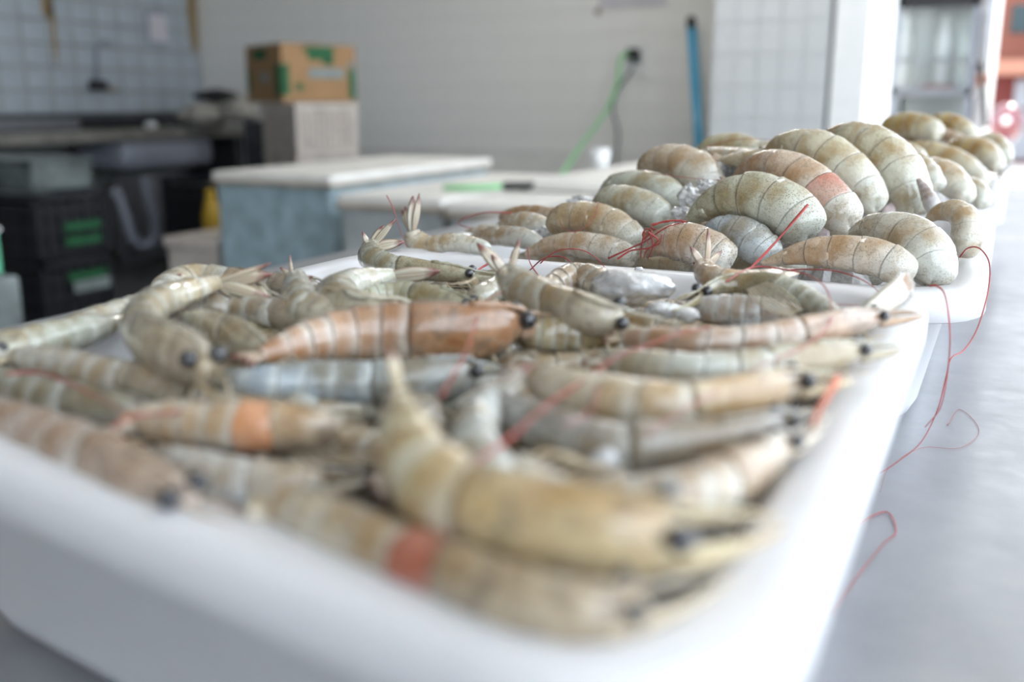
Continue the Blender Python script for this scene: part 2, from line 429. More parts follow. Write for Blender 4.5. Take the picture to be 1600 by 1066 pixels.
bed('ice_shade_bed', Q2, .40, mound2, 'crushed ice mound between the headless prawn tails in the middle tray', 9)
bed('ice_shade_bed', Q3, .40, lambda u, v: -1.12+.45*math.sin(min(1, max(0, u))*math.pi)*math.sin(v*math.pi), 'ice bed under the yellowish prawns in the farthest tray', 5)

# =====================================================================
# PRAWNS
# =====================================================================
def blade(base, tip, nrm, width, th=.0006, n=9, prof=None):
    """thin leaf from base to tip, nrm = flat normal; returns geo + uvs"""
    ax = tip-base; L = ax.length; t = ax/L; s = t.cross(nrm).normalized(); nn = s.cross(t).normalized()
    V, Fc, UV = [], [], []
    for i in range(n):
        u = i/(n-1)
        w_ = width*(prof(u) if prof else (math.sin(math.pi*min(1, u*.86+.12))**.8))
        c = base+ax*u + nn*math.sin(u*math.pi)*L*.06
        for k, (a, b) in enumerate([(-1, 0), (-.55, 1), (0, 1.5), (.55, 1), (1, 0), (.55, -1), (0, -1), (-.55, -1)]):
            V.append(c+s*a*w_*.5+nn*(b*th)); UV.append((u, a*.5+.5))
    for i in range(n-1):
        for k in range(8):
            k2 = (k+1) % 8; Fc.append((i*8+k, i*8+k2, (i+1)*8+k2, (i+1)*8+k))
    Fc += [tuple(range(8))[::-1], tuple((n-1)*8+k for k in range(8))]
    return V, Fc, UV
NR = 24
class Body:
    """frames along the spine: position, radius, tangent, dorsal, side"""
    def __init__(s, P, Rr, dorsal, n=90):
        raw = spline([tuple(p)+(r,) for p, r in zip(P, Rr)], n*3)
        # arc length resample
        pts = [Vector(q[:3]) for q in raw]; L = [0]
        for a, b in zip(pts, pts[1:]): L.append(L[-1]+(b-a).length)
        s.len = L[-1]; s.f = []; j = 0
        for i in range(n):
            t = L[-1]*i/(n-1)
            while j < len(L)-2 and L[j+1] < t: j += 1
            k = (t-L[j])/max(1e-9, L[j+1]-L[j]); s.f.append((pts[j].lerp(pts[j+1], k), max(.0004, raw[j][3]*(1-k)+raw[j+1][3]*k)))
        s.n = n; s.dorsal = dorsal; s.fr = []
        for i in range(n):
            t = (s.f[min(n-1, i+1)][0]-s.f[max(0, i-1)][0]).normalized()
            d = dorsal(t, s.f[i][0]); d = (d-t*d.dot(t)).normalized()
            s.fr.append([t, d])
        for _ in range(3):   # smooth frames
            nd = [(s.fr[max(0, i-1)][1]+s.fr[i][1]*2+s.fr[min(n-1, i+1)][1]) for i in range(n)]
            for i in range(n): t = s.fr[i][0]; d = nd[i]; s.fr[i][1] = (d-t*d.dot(t)).normalized()
    def at(s, x):
        x = max(0, min(1, x))*(s.n-1); i = min(int(x), s.n-2); k = x-i
        p = s.f[i][0].lerp(s.f[i+1][0], k); r = s.f[i][1]*(1-k)+s.f[i+1][1]*k
        t = (s.fr[i][0].lerp(s.fr[i+1][0], k)).normalized(); d = s.fr[i][1].lerp(s.fr[i+1][1], k); d = (d-t*d.dot(t)).normalized()
        return p, r, t, d, t.cross(d).normalized()
    def loft(s, stations, lat=.86, ven=.86, arch=0., cap0=True, cap1=True, jit=0, seed=0):
        """stations: (x, mult, u)"""
        V, Fc, UV = [], [], []
        for x, mu, u in stations:
            for k in range(NR+1):
                a = 2*math.pi*k/NR; c, q = math.cos(a), math.sin(a)
                p, r, t, d, sd = s.at(x-arch*(q*q)*(1 if c > -.2 else .8))
                rr = r*mu*(1+(jit*noise.noise(Vector((x*9+seed, c*1.3, q*1.3))) if jit else 0))
                V.append(p+d*(rr*c*(1 if c > 0 else ven))+sd*(rr*q*lat*(1-.10*max(0, c)**2))); UV.append((u, k/NR))
        m = NR+1
        for j in range(len(stations)-1):
            for k in range(NR): Fc.append((j*m+k, j*m+k+1, (j+1)*m+k+1, (j+1)*m+k))
        if cap0: Fc.append(tuple(k for k in range(NR))[::-1])
        if cap1: b = (len(stations)-1)*m; Fc.append(tuple(b+k for k in range(NR)))
        return V, Fc, UV
def build_prawn(B, label, hf=.52, fan='auto', color=(.4, .38, .3, 1), group='prawns', name='prawn', legs=True, eyes=True, eye_r=None,
                er=.86, fanlen=3.2, spread=.55, patch=None, flaps=False, cut=True, seedv=0, root=None, scales=True, rr_=None):
    col = tuple(color) if len(color) == 4 else tuple(color)+(.6,)
    p0 = B.at(.5)[0]
    rt = empty(name, (p0.x, p0.y, p0.z-B.at(.5)[1]), label, 'prawn', group)
    headed = hf is not None
    af = hf if headed else (.985 if cut else 1)
    rmax = max(f[1] for f in B.f)
    fr = [0, .17, .32, .47, .64, .82, 1.0]
    kk = 1 if headed else .4; lip = .955 if headed else .975
    for i in range(6):
        a, b = fr[i]*af, fr[i+1]*af; L = b-a; ov = L*.16; last = (i == 5 and not headed)
        st = [(a, lip, 0), (a, 1+.03*kk, .02), (a+L*.06, 1+.04*kk, .05), (a+L*.2, 1+.035*kk, .2), (a+L*.45, 1+.02*kk, .45), (a+L*.7, 1.0, .7), (a+L*.9, .985, .9)]
        if last: st = st[:-2]+[(a+L*x, max(.05, (1-((x-.6)/.4)**2)**.5), min(1, x)) for x in (.6, .7, .78, .85, .91, .955, .985, 1.0)]
        else: st += [(b+ov, lip, 1.0)]
        if i == 0: st[0] = (a, .7, 0)
        g = B.loft(st, lat=.80 if i < 2 else .86, arch=L*.12 if i else 0, jit=.07, seed=seedv+i)
        m = M['shell'] if headed else M['shell_t']
        kp = 0 if headed else (0, 0, 0, .06, .22, .5)[i]
        o = mobj('segment', g[0], g[1], m, rt, uvs=g[2], color=tuple(c_*(1-kp)+e_*kp for c_, e_ in zip(col[:3], (.50, .55, .52)))+(col[3],))
        if patch and i in patch: o.data.materials[0] = M[patch[i]]; o['label'] = 'segment flushed ' + ('red' if patch[i] == 'patch_red' else 'orange')
    # tail fan
    if fan:
        p, r, t, d, s_ = B.at(0.02)
        back = -t; Lf = fanlen*r
        nb = [(0, .85, .5)]+[(-.5, 1.0, .62), (.5, 1.0, .62), (-.95, .95, .6), (.95, .95, .6)]
        if fan == 'auto':
            tips = [p+(back*math.cos(a*spread)+s_*math.sin(a*spread))*Lf*l_+d*r*(.15 if a == 0 else -.1*abs(a)) for a, l_, w_ in nb]
        else:
            tips = [C0+ray(fx, fy)*(dep(p)+(k-1.5)*r*.35) for k, (fx, fy) in enumerate(fan)]
        for k, tip in enumerate(tips):
            nrm = d if fan == 'auto' else (d*.5-F_)
            bs = p+back*r*.1+(d*.15 if k == 0 else d*-.05)*r
            wd = min((tip-bs).length*.34, r*1.7)
            g = blade(bs, tip, nrm, wd*(.55 if (k == 0 and len(tips) > 2) else 1), th=.035*r+.0002)
            mobj('telson' if k == 0 else 'uropod', g[0], g[1], M['fan'], rt, uvs=g[2], color=col)
    if flaps:
        for i in range(1, 6):
            x = fr[i]*af+.06*af
            p, r, t, d, s_ = B.at(x)
            sgn = 1 if s_.dot(-F_) > 0 else -1
            bs = p-d*r*.72+s_*sgn*r*.35
            g = blade(bs, bs+(-d*.75+t*.75+s_*sgn*.1)*r*1.0, s_, r*.6, th=.0006)
            mobj('swimmeret', g[0], g[1], M['flap'], rt, uvs=g[2])
    if headed:
        ce = er; L = ce-hf
        st = [(hf, .93, 0.2), (hf, 1.05, .05), (hf+L*.05, 1.06, .1), (hf+L*.2, 1.06, .3), (hf+L*.45, 1.05, .5), (hf+L*.7, 1.0, .55), (hf+L*.88, .85, .6), (hf+L*.97, .62, .6), (ce, .38, .6)]
        g = B.loft(st, lat=.80, ven=1.0, arch=0, jit=.10, seed=seedv+20)
        car = mobj('carapace', g[0], g[1], M['head'], rt, uvs=g[2], color=tuple(c*f_ for c, f_ in zip(col[:3], (.93, .85, .74)))+(col[3],))
        # rostrum: toothed blade along the dorsal ridge
        V, Fc = [], []; n = 14
        for i in range(n):
            x = hf+L*.45+(1.0-(hf+L*.45))*i/(n-1); p, r, t, d, s_ = B.at(x); pb, rb = B.at(min(x, ce))[:2]
            k = i/(n-1); hh = rmax*(.17*(1-k)+.02)*(1.25 if i % 2 else .85); top = r*.98 if x < ce else max(r*.8, rmax*.18)
            c = p+d*min(top, rb*1.0 if x < ce else top)
            for a, b in ((0, hh), (rmax*.05*(1-k)+.0002, 0), (0, -hh*.9), (-rmax*.05*(1-k)-.0002, 0)): V.append(c+s_*a+d*b)
        for i in range(n-1):
            for k in range(4): k2 = (k+1) % 4; Fc.append((i*4+k, i*4+k2, (i+1)*4+k2, (i+1)*4+k))
        Fc += [(3, 2, 1, 0), tuple((n-1)*4+k for k in range(4))]
        mobj('rostrum', V, Fc, M['shell'], rt, uvs=[(.5, 0.)]*len(V), color=col)
        p, r, t, d, s_ = B.at(ce-.02); e_r = eye_r or rmax*.29
        if eyes:
            for sg in (-1, 1):
                c = p+s_*sg*(r*.5+e_r*.35)+d*(r*.6)+t*e_r*.2
                st_ = tube([p+s_*sg*r*.15, c], [e_r*.5, e_r*.6], 8)
                stalk = mobj('eye_stalk', *st_, M['leg'], car)
                mobj('eye', *sphere(c, e_r, 14, 10), M['eye'], stalk)
        if scales:
            for sg in (-1, 1):
                bs = p+s_*sg*r*.45-d*r*.2
                tip = B.at(1)[0]+s_*sg*rmax*.12-d*rmax*.12+t*rmax*.3
                g = blade(bs, tip, s_*sg+d*.3, rmax*.6, th=rmax*.025, prof=lambda u: .05+.95*(1-u)**.6)
                mobj('antennal_scale', g[0], g[1], M['shell'], rt, uvs=[(.5, 0.)]*len(g[2]), color=tuple(c*f_ for c, f_ in zip(col[:3], (1, .9, .75)))+(.3,))
        if legs:
            for i in range(5):
                x = hf+L*(.15+.16*i); p, r, t, d, s_ = B.at(x); sgn = 1 if s_.dot(-F_) > 0 else -1
                a = p-d*r*.8+s_*sgn*r*.3; b = a-d*r*.45+t*r*.5+s_*sgn*r*.35; c = b+t*r*1.2+d*r*.05; e = c+t*r*.8-d*r*.3
                mobj('leg', *tube([Vector(q) for q in spline([a, b, c, e], 9)], [r*.085, r*.08, r*.075, r*.065, r*.06, r*.05, r*.045, r*.035, r*.02], 6), M['leg'], rt)
    return rt
def zs(z): return z if z < -.87 else -.87+(z+.87)*.5
def P(label, pts, z=None, Y=None, side=1, tilt=25, rs=1.1, **k):
    """pts: (px, py, radius in px) from tail to head, z or Y pair in tray units"""
    n = len(pts); W, Rr = [], []
    for i, (px, py, r) in enumerate(pts):
        u = i/(n-1)
        if z is not None:
            zz = z[0]+(z[1]-z[0])*u if len(z) == 2 else z[i]
            p = PZ(px, py, CZ+zs(zz)*H)
        else:
            yy = Y[0]+(Y[1]-Y[0])*u if len(Y) == 2 else Y[i]
            p = PY(px, py, yy*H)
        W.append(p); Rr.append(r*rs*dep(p)/F)
    ta = math.radians(tilt)
    def dors(t, p):
        a, b = t.dot(R_), t.dot(U_); nrm = (R_*-b+U_*a)*side
        if nrm.length < .2: nrm = nrm+U_*.3
        return nrm.normalized()*math.cos(ta)-F_*math.sin(ta)
    return build_prawn(Body(W, Rr, dors), label, **k)
# colours (linear); alpha = amount of pigment speckles
GG = (.34, .33, .23, .35); BE = (.50, .44, .32, .5); YE = (.46, .38, .20, .3); BR = (.40, .235, .14, .6); BL = (.30, .34, .36, .35)
PK = (.50, .36, .27, .9); GR = (.36, .33, .28, .5); WH = (.52, .50, .42, .4); SP = (.42, .34, .23, 1.0); OL = (.33, .31, .21, 1.0); PE = (.56, .42, .29, .5)

G1 = 'whole prawns in the nearest tray'
# ---- nearest tray
P('largest yellowish prawn in front of the tray, tail standing straight up', [(619, 602, 11), (625, 640, 26), (634, 690, 48), (662, 745, 64), (725, 790, 70), (825, 815, 72), (930, 835, 78), (1030, 843, 72), (1110, 832, 50), (1205, 813, 12)],
  z=(-.50, -.52, -.56, -.61, -.65, -.66, -.66, -.66, -.66, -.66), color=(.60, .51, .31, .3), hf=.52, er=.84, side=1, tilt=35, fan=[(608, 545), (612, 560)], group=G1, seedv=1)
P('foremost prawn lying along the near rim, pink patch behind its head', [(395, 820, 20), (425, 795, 34), (490, 812, 44), (580, 848, 48), (680, 888, 50), (780, 928, 54), (880, 955, 58), (980, 955, 54), (1060, 930, 34), (1125, 895, 8)],
  z=(-.88, -.76), color=(.50, .42, .30, .4), hf=.52, er=.84, tilt=35, patch={5: 'patch_red'}, group=G1, seedv=2, fan=[(352, 825), (365, 845)])
P('pale prawn with an orange patch behind its head, left of the upright tail', [(188, 668, 12), (215, 660, 26), (270, 660, 36), (340, 665, 40), (400, 668, 41), (455, 667, 38), (510, 668, 30), (565, 668, 8)],
  z=(-.84, -.80), color=(.56, .48, .38, .3), hf=.66, er=.93, tilt=40, patch={5: 'patch_orange'}, eyes=False, group=G1, seedv=3)
P('pinkish prawn with red streaks at the left end of the near rim', [(-90, 630, 14), (-30, 650, 34), (40, 678, 44), (110, 705, 50), (180, 735, 52), (250, 770, 46), (330, 800, 26), (380, 812, 8)],
  z=(-.90, -.86), color=(.50, .38, .31, .5), hf=.62, er=.9, tilt=35, group=G1, seedv=4)
P('milky bluish prawn squeezed under the pinkish one at the near rim', [(240, 712, 16), (275, 730, 34), (320, 745, 40), (375, 755, 40), (440, 760, 38), (510, 755, 30), (560, 745, 10)],
  z=(-.93, -.93), color=(.48, .48, .47, .3), hf=.6, tilt=30, eyes=False, group=G1, seedv=5)
P('blue-grey banded prawn with dark head lying behind the upright tail', [(335, 592, 12), (365, 602, 26), (410, 604, 31), (470, 601, 34), (540, 600, 35), (600, 600, 36), (670, 598, 38), (730, 590, 30), (790, 580, 8)],
  z=(-.88, -.88), color=(.27, .32, .36, .3), hf=.55, er=.88, tilt=30, group=G1, seedv=6)
P('brown prawn with one white band, across the middle of the nearest tray', [(405, 556, 12), (440, 548, 24), (490, 534, 34), (550, 524, 41), (610, 520, 45), (680, 520, 47), (750, 518, 42), (810, 508, 26), (880, 500, 8)],
  z=(-.74, -.74), color=BR, hf=.5, er=.86, tilt=35, group=G1, seedv=7)
P('prawn bending toward the right with its tail fan raised behind the brown prawn', [(792, 432, 20), (812, 452, 30), (845, 468, 32), (880, 480, 32), (915, 492, 34), (955, 500, 32), (990, 502, 22), (1050, 506, 7)],
  z=(-.60, -.72), color=(.48, .45, .36, .3), hf=.5, er=.82, tilt=55, fan=[(812, 372), (768, 398), (745, 380), (842, 440)], group=G1, seedv=8)
PJ = P('pink-banded prawn with brown-red head reaching over the right rim', [(975, 528, 10), (1010, 532, 20), (1060, 536, 24), (1120, 537, 25), (1180, 534, 26), (1250, 522, 27), (1320, 507, 22), (1375, 497, 15), (1440, 490, 5)],
  z=(-.76, -.70), color=(.44, .31, .23, .3), hf=.5, er=.86, tilt=35, group=G1, seedv=9)
P('greenish white prawn below the pink-banded one, eye over the right rim', [(948, 566, 12), (985, 573, 26), (1040, 580, 30), (1100, 582, 30), (1160, 578, 30), (1230, 568, 30), (1295, 558, 26), (1345, 550, 17), (1408, 541, 6)],
  z=(-.80, -.72), color=(.48, .49, .43, .2), hf=.5, er=.86, tilt=35, group=G1, seedv=10)
P('thick cream prawn right of the small pale tail, its head at the right rim', [(826, 585, 16), (855, 603, 32), (905, 621, 39), (970, 633, 43), (1035, 638, 42), (1100, 632, 38), (1175, 618, 34), (1250, 600, 24), (1325, 590, 7)],
  z=(-.76, -.70), color=(.58, .50, .37, .2), hf=.52, er=.87, tilt=35, group=G1, seedv=11)
P('dull grey prawn beneath the thick cream prawn', [(775, 622, 14), (805, 650, 30), (860, 678, 40), (930, 700, 44), (1000, 706, 43), (1080, 700, 40), (1160, 685, 38), (1225, 668, 28), (1290, 650, 8)],
  z=(-.82, -.78), color=(.32, .32, .31, .5), hf=.5, er=.88, tilt=35, group=G1, seedv=12)
P('tan prawn head pointing up to the right rim above the largest prawn', [(900, 760, 16), (950, 780, 36), (1010, 785, 44), (1070, 776, 46), (1120, 758, 46), (1165, 735, 40), (1205, 712, 28), (1280, 662, 8)],
  z=(-.86, -.76), color=(.42, .34, .25, .4), hf=.45, er=.78, tilt=40, group=G1, seedv=13)
P('small pale blue prawn tail standing up right of the largest prawn', [(770, 612, 14), (756, 640, 28), (744, 680, 38), (752, 722, 44), (790, 755, 46), (850, 775, 44), (920, 790, 30), (980, 790, 8)],
  z=(-.70, -.70, -.72, -.76, -.82, -.88, -.92, -.95), color=(.40, .43, .42, .1), hf=.62, side=-1, tilt=30, fan=[(785, 582), (832, 568), (815, 588)], eyes=False, group=G1, seedv=14)
P('curled prawn with a big dark eye, its red-tipped tail fan pointing right', [(345, 440, 10), (318, 446, 17), (280, 458, 23), (242, 476, 29), (220, 503, 32), (232, 530, 36), (265, 548, 44), (300, 562, 42), (325, 582, 26), (345, 612, 7)],
  z=(-.60, -.60), color=(.50, .44, .31, .2), hf=.58, er=.88, side=1, tilt=45, fan=[(424, 411), (426, 428), (424, 466), (400, 472)], group=G1, seedv=15)
P('slender prawn behind the curled one, tail raised to a red tip', [(236, 456, 8), (214, 472, 14), (180, 490, 20), (140, 508, 24), (95, 528, 26), (40, 548, 26), (-20, 572, 16), (-60, 590, 7)],
  z=(-.76, -.86), color=(.47, .43, .33, .2), hf=.6, side=-1, tilt=30, fan=[(284, 428), (272, 438)], group=G1, seedv=16)
P('whitish humped prawn back right behind the curled prawn', [(235, 478, 14), (262, 456, 26), (300, 446, 30), (345, 448, 30), (390, 462, 28), (430, 474, 20), (470, 478, 7)],
  z=(-.72, -.80), color=WH, hf=.62, tilt=35, eyes=False, group=G1, seedv=17)
P('prawn with a short upright spiky tail left of the greenish thick prawn', [(462, 438, 20), (468, 460, 26), (480, 480, 27), (510, 492, 26), (545, 498, 24), (590, 500, 16), (620, 500, 6)],
  z=(-.70, -.80), color=(.47, .46, .38, .2), hf=.6, side=-1, tilt=30, fan=[(453, 399), (490, 432), (438, 418)], eyes=False, group=G1, seedv=18)
P('thick greenish prawn bent double behind the brown prawn', [(612, 430, 12), (578, 436, 20), (543, 448, 28), (520, 468, 34), (545, 488, 36), (590, 492, 34), (640, 488, 24), (690, 482, 7)],
  z=(-.72, -.74), color=(.48, .47, .37, .2), hf=.58, side=1, tilt=50, fan=[(688, 424), (676, 430)], eyes=False, group=G1, seedv=19)
P('greenish prawn at the far left corner of the nearest tray, tail fan up', [(578, 388, 16), (580, 404, 20), (604, 414, 18), (640, 420, 16), (675, 424, 14), (705, 427, 13), (735, 430, 10), (790, 433, 4)],
  z=(-.70, -.74), color=(.43, .43, .33, .5), hf=.55, er=.88, side=1, tilt=30, fan=[(618, 342), (566, 362), (632, 378), (600, 352)], group=G1, seedv=20)
P('flat greenish prawn head with clear eye, just behind the brown head', [(560, 470, 12), (590, 464, 18), (625, 462, 21), (660, 466, 22), (695, 472, 20), (725, 478, 15), (770, 484, 5)],
  z=(-.80, -.78), color=(.42, .44, .34, .1), hf=.4, er=.86, tilt=30, group=G1, seedv=21)
P('small prawn whose glossy eye touches the brown prawn tail', [(290, 500, 12), (315, 506, 20), (345, 516, 26), (375, 530, 28), (405, 545, 24), (430, 556, 14), (465, 566, 5)],
  z=(-.78, -.78), color=(.44, .43, .35, .3), hf=.4, er=.84, tilt=45, group=G1, seedv=22)
P('grey prawn half sunk behind the small glossy-eyed one', [(235, 478, 12), (275, 484, 24), (325, 484, 26), (375, 484, 24), (420, 490, 24), (465, 498, 24), (500, 508, 18), (540, 515, 5)],
  z=(-.84, -.84), color=GR, hf=.6, tilt=30, eyes=False, group=G1, seedv=23)
P('grey-brown prawn lying between the red tail tips and the spiky tail', [(345, 425, 8), (378, 436, 16), (420, 446, 20), (460, 452, 20), (500, 448, 12), (540, 444, 5)],
  z=(-.80, -.80), color=GR, hf=.6, tilt=30, eyes=False, group=G1, seedv=24)
P('banded prawn with orange-brown neck below the curled prawn', [(20, 560, 14), (60, 568, 26), (110, 578, 32), (160, 590, 34), (210, 600, 33), (265, 612, 30), (320, 622, 20), (370, 625, 6)],
  z=(-.84, -.86), color=(.46, .43, .37, .3), hf=.58, er=.9, tilt=35, group=G1, seedv=25)
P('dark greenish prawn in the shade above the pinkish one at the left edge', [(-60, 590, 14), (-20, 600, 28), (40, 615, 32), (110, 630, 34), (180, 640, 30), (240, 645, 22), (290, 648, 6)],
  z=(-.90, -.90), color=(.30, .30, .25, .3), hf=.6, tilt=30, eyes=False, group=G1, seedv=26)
P('blurred greenish prawn along the left rim of the nearest tray', [(190, 500, 10), (150, 515, 22), (100, 528, 28), (50, 542, 30), (0, 556, 30), (-50, 572, 18), (-90, 585, 6)],
  z=(-.80, -.84), color=(.40, .41, .33, .2), hf=.6, side=-1, tilt=30, group=G1, seedv=27)
PO = P('olive prawn right of the ice lump, both black eyes and head turned left', [(1320, 500, 8), (1288, 484, 16), (1250, 468, 24), (1212, 457, 27), (1172, 449, 24), (1135, 446, 17), (1100, 458, 11), (1050, 480, 4)],
  z=(-.76, -.72), color=(.34, .34, .24, .7), hf=.35, er=.78, side=-1, tilt=50, fan=None, group=G1, seedv=28)
P('pale bluish prawn belly under the olive prawn head', [(1075, 480, 12), (1105, 485, 22), (1145, 488, 26), (1185, 490, 26), (1225, 492, 20), (1270, 495, 6)],
  z=(-.84, -.84), color=(.46, .45, .46, .2), hf=.6, tilt=30, eyes=False, group=G1, seedv=29)
P('speckled brown prawn hump left of the ice lump', [(850, 458, 12), (875, 443, 22), (905, 438, 26), (935, 448, 26), (965, 462, 20), (1000, 470, 6)],
  z=(-.78, -.82), color=(.42, .36, .29, 1.0), hf=.62, tilt=25, eyes=False, group=G1, seedv=30)
P('olive-streaked prawn pressed against the far rim under the raised tail', [(700, 440, 10), (740, 440, 16), (775, 446, 20), (770, 452, 20), (740, 468, 18), (700, 462, 6)],
  z=(-.84, -.84), color=(.33, .33, .25, .4), hf=.6, tilt=30, eyes=False, group=G1, seedv=31)
P('beige prawn lying on the far rim with red-tipped upright tail fan', [(1100, 418, 17), (1108, 432, 20), (1140, 440, 18), (1180, 437, 14), (1215, 430, 9), (1245, 424, 4)],
  z=(-.70, -.74), color=(.58, .47, .36, .5), hf=.6, side=1, tilt=20, fan=[(1106, 357), (1078, 385), (1082, 410), (1128, 392)], eyes=False, legs=False, group=G1, seedv=32)
P('yellow-brown prawn wedged between the raised tail and the pink-banded prawn', [(800, 520, 14), (840, 524, 26), (885, 524, 30), (930, 524, 28), (970, 520, 18), (1010, 518, 6)],
  z=(-.84, -.84), color=(.30, .25, .13, .4), hf=.5, tilt=35, eyes=False, group=G1, seedv=34)

a_, b_ = PZ(1352, 492, CZ-.078), PZ(1424, 434, CZ-.072)
g = blade(a_, b_, -F_, .0115, th=.0002, prof=lambda u: .6+.4*math.sin(u*math.pi*.9))
mobj('antennal_scale', g[0], g[1], M['shell'], PJ, uvs=[(.5, 0.)]*len(g[2]), color=(.40, .33, .23, .2))
M['pleg'] = simple('pale_leg', (.55, .50, .36, 1), .35, vary=.3, scale=200)
for k in range(9):
    mobj('leg', *tube([Vector(q) for q in spline([PZ(1168+k*3.5, 452-k*1.4, CZ-.0755), PZ(1180+k*5, 470-k*2.5, CZ-.076), PZ(1206+k*4.5, 486-k*2.2, CZ-.0775), PZ(1236+k*2, 494-k*1.2, CZ-.079)], 12)], [.00034]*8+[.00025]*4, 6), M['pleg' if k % 3 else 'leg'], PO)

# ---- middle tray: large headless tails
G2 = 'headless prawn tails in the middle tray'
def T(label, pts, Y, **k):
    k.setdefault('rs', 1.14); k.setdefault('fan', None); k.setdefault('color', SP); k.setdefault('tilt', 20); k.setdefault('hf', None); k.setdefault('group', G2)
    return P(label, pts, Y=Y, **k)
T('lowest speckled tail at the front left of the heap, on the tray edge', [(822, 398, 5), (855, 386, 13), (895, 383, 18), (935, 388, 20), (968, 398, 20), (995, 412, 15)], (5.75, 5.75), color=(.47, .37, .27, 1), seedv=40)
T('orange-brown speckled tail just above the lowest one', [(862, 358, 12), (880, 345, 22), (915, 344, 26), (955, 356, 27), (985, 374, 23), (1003, 388, 16)], (6.05, 5.95), color=(.45, .34, .20, 1), seedv=41)
T('greenish white tail third from the bottom on the left slope', [(928, 318, 5), (950, 312, 18), (985, 318, 24), (1018, 332, 25), (1042, 348, 19)], (6.5, 6.35), color=(.47, .46, .36, .9), seedv=42)
T('pale blue-green tail under the round hump, fourth from the bottom', [(938, 304, 5), (962, 290, 16), (1000, 290, 21), (1035, 302, 24), (1060, 322, 20), (1070, 340, 12)], (6.9, 6.7), color=(.45, .46, .38, .6), seedv=43)
T('round brown-topped hump at the left shoulder of the heap', [(998, 278, 5), (1018, 258, 20), (1052, 256, 27), (1085, 272, 32), (1105, 298, 28), (1112, 318, 18)], (7.2, 7.0), color=(.46, .36, .25, .8), seedv=44)
T('yellowish tail in the back behind the round hump', [(1088, 238, 5), (1110, 234, 18), (1145, 232, 21), (1175, 240, 20), (1200, 252, 14)], (8.2, 8.1), color=(.44, .39, .24, .5), seedv=45)
T('big olive speckled tail arched at the front centre of the heap', [(1072, 352, 5), (1095, 332, 17), (1135, 315, 30), (1180, 312, 37), (1222, 328, 40), (1250, 352, 38), (1268, 378, 26)], (6.0, 5.9), color=(.40, .38, .26, 1), seedv=46)
T('peach tail with a red flushed end beside the olive arched one', [(1148, 278, 5), (1175, 262, 16), (1210, 262, 26), (1250, 282, 33), (1288, 314, 35), (1315, 342, 33), (1335, 362, 22)], (6.5, 6.2), color=(.52, .38, .27, .9), patch={4: 'patch_red'}, flaps=True, seedv=47)
T('tall cream arched tail, second highest of the heap', [(1195, 240, 5), (1220, 230, 18), (1258, 234, 29), (1300, 254, 34), (1335, 284, 33), (1358, 312, 27), (1372, 334, 18)], (7.0, 6.7), color=(.52, .47, .33, .5), flaps=True, seedv=48)
T('highest tail of the heap, grey-cream, arching toward the right rim', [(1292, 206, 5), (1318, 212, 20), (1352, 226, 30), (1385, 252, 36), (1408, 285, 37), (1422, 315, 30), (1430, 338, 18)], (7.3, 7.0), color=(.50, .46, .33, .6), flaps=True, seedv=49)
T('long peach tail lying along the front rim, pointed left', [(1190, 412, 3), (1222, 404, 11), (1265, 396, 20), (1315, 396, 26), (1365, 404, 29), (1405, 420, 27), (1428, 440, 16)], (5.55, 5.5), color=PE, fan=None, seedv=50, tilt=30)
T('big translucent grey tail in the right front corner of the middle tray', [(1330, 366, 8), (1362, 362, 24), (1405, 372, 36), (1440, 398, 42), (1455, 425, 34), (1455, 448, 20)], (5.9, 5.6), color=(.48, .44, .36, .5), seedv=51)
T('blue-grey tail beneath the olive arched one', [(1092, 372, 6), (1122, 362, 20), (1158, 370, 28), (1190, 392, 28), (1212, 412, 20)], (5.85, 5.75), color=(.33, .37, .40, .8), seedv=52)
T('speckled pink tail on the front rim under the blue-grey one', [(1008, 398, 6), (1035, 382, 22), (1075, 382, 30), (1115, 398, 30), (1145, 418, 22)], (5.6, 5.55), color=(.50, .38, .29, 1), seedv=53)
T('cream curled tail against the right rim, top right', [(1446, 347, 4), (1466, 334, 12), (1492, 332, 18), (1508, 348, 22), (1508, 376, 24), (1498, 404, 16)], (6.6, 6.4), color=(.54, .46, .34, .3), seedv=54)
T('small violet tip behind the highest tail', [(1434, 280, 3), (1446, 300, 9), (1455, 320, 12), (1462, 338, 8)], (6.9, 6.8), color=(.36, .31, .33, .4), seedv=55)
T('pinkish tail half hidden behind the round hump', [(1108, 262, 8), (1130, 270, 18), (1160, 285, 22), (1190, 300, 18)], (7.8, 7.6), color=(.46, .34, .26, .5), seedv=56)
T('orange banded tail lying low at the far left of the heap', [(785, 340, 8), (808, 337, 13), (840, 337, 14), (872, 342, 14), (900, 350, 10)], (7.0, 6.6), color=(.50, .33, .18, .4), seedv=57)
T('whitish tail in front of the orange banded one', [(776, 362, 8), (800, 352, 15), (828, 352, 18), (852, 362, 16), (868, 374, 10)], (6.5, 6.2), color=(.55, .50, .42, .2), seedv=58)
T('grey-brown flat tail left of the lowest speckled one', [(730, 380, 6), (755, 372, 12), (790, 370, 15), (825, 376, 15), (850, 386, 10)], (6.1, 5.9), color=(.42, .36, .29, .4), seedv=59)
T('dark wet tail between the orange ones and the heap', [(850, 360, 8), (880, 345, 14), (905, 330, 14), (925, 322, 8)], (6.9, 6.9), color=(.20, .17, .15, .3), seedv=60)
T('pale curled tail in the left corner of the middle tray with fan standing up', [(643, 362, 11), (648, 376, 17), (668, 384, 14), (705, 380, 14), (740, 385, 13), (770, 390, 8)], (5.6, 5.6), color=(.54, .49, .39, .3), tilt=10,
  fan=[(655, 302), (645, 306), (633, 322), (628, 328)], seedv=61)
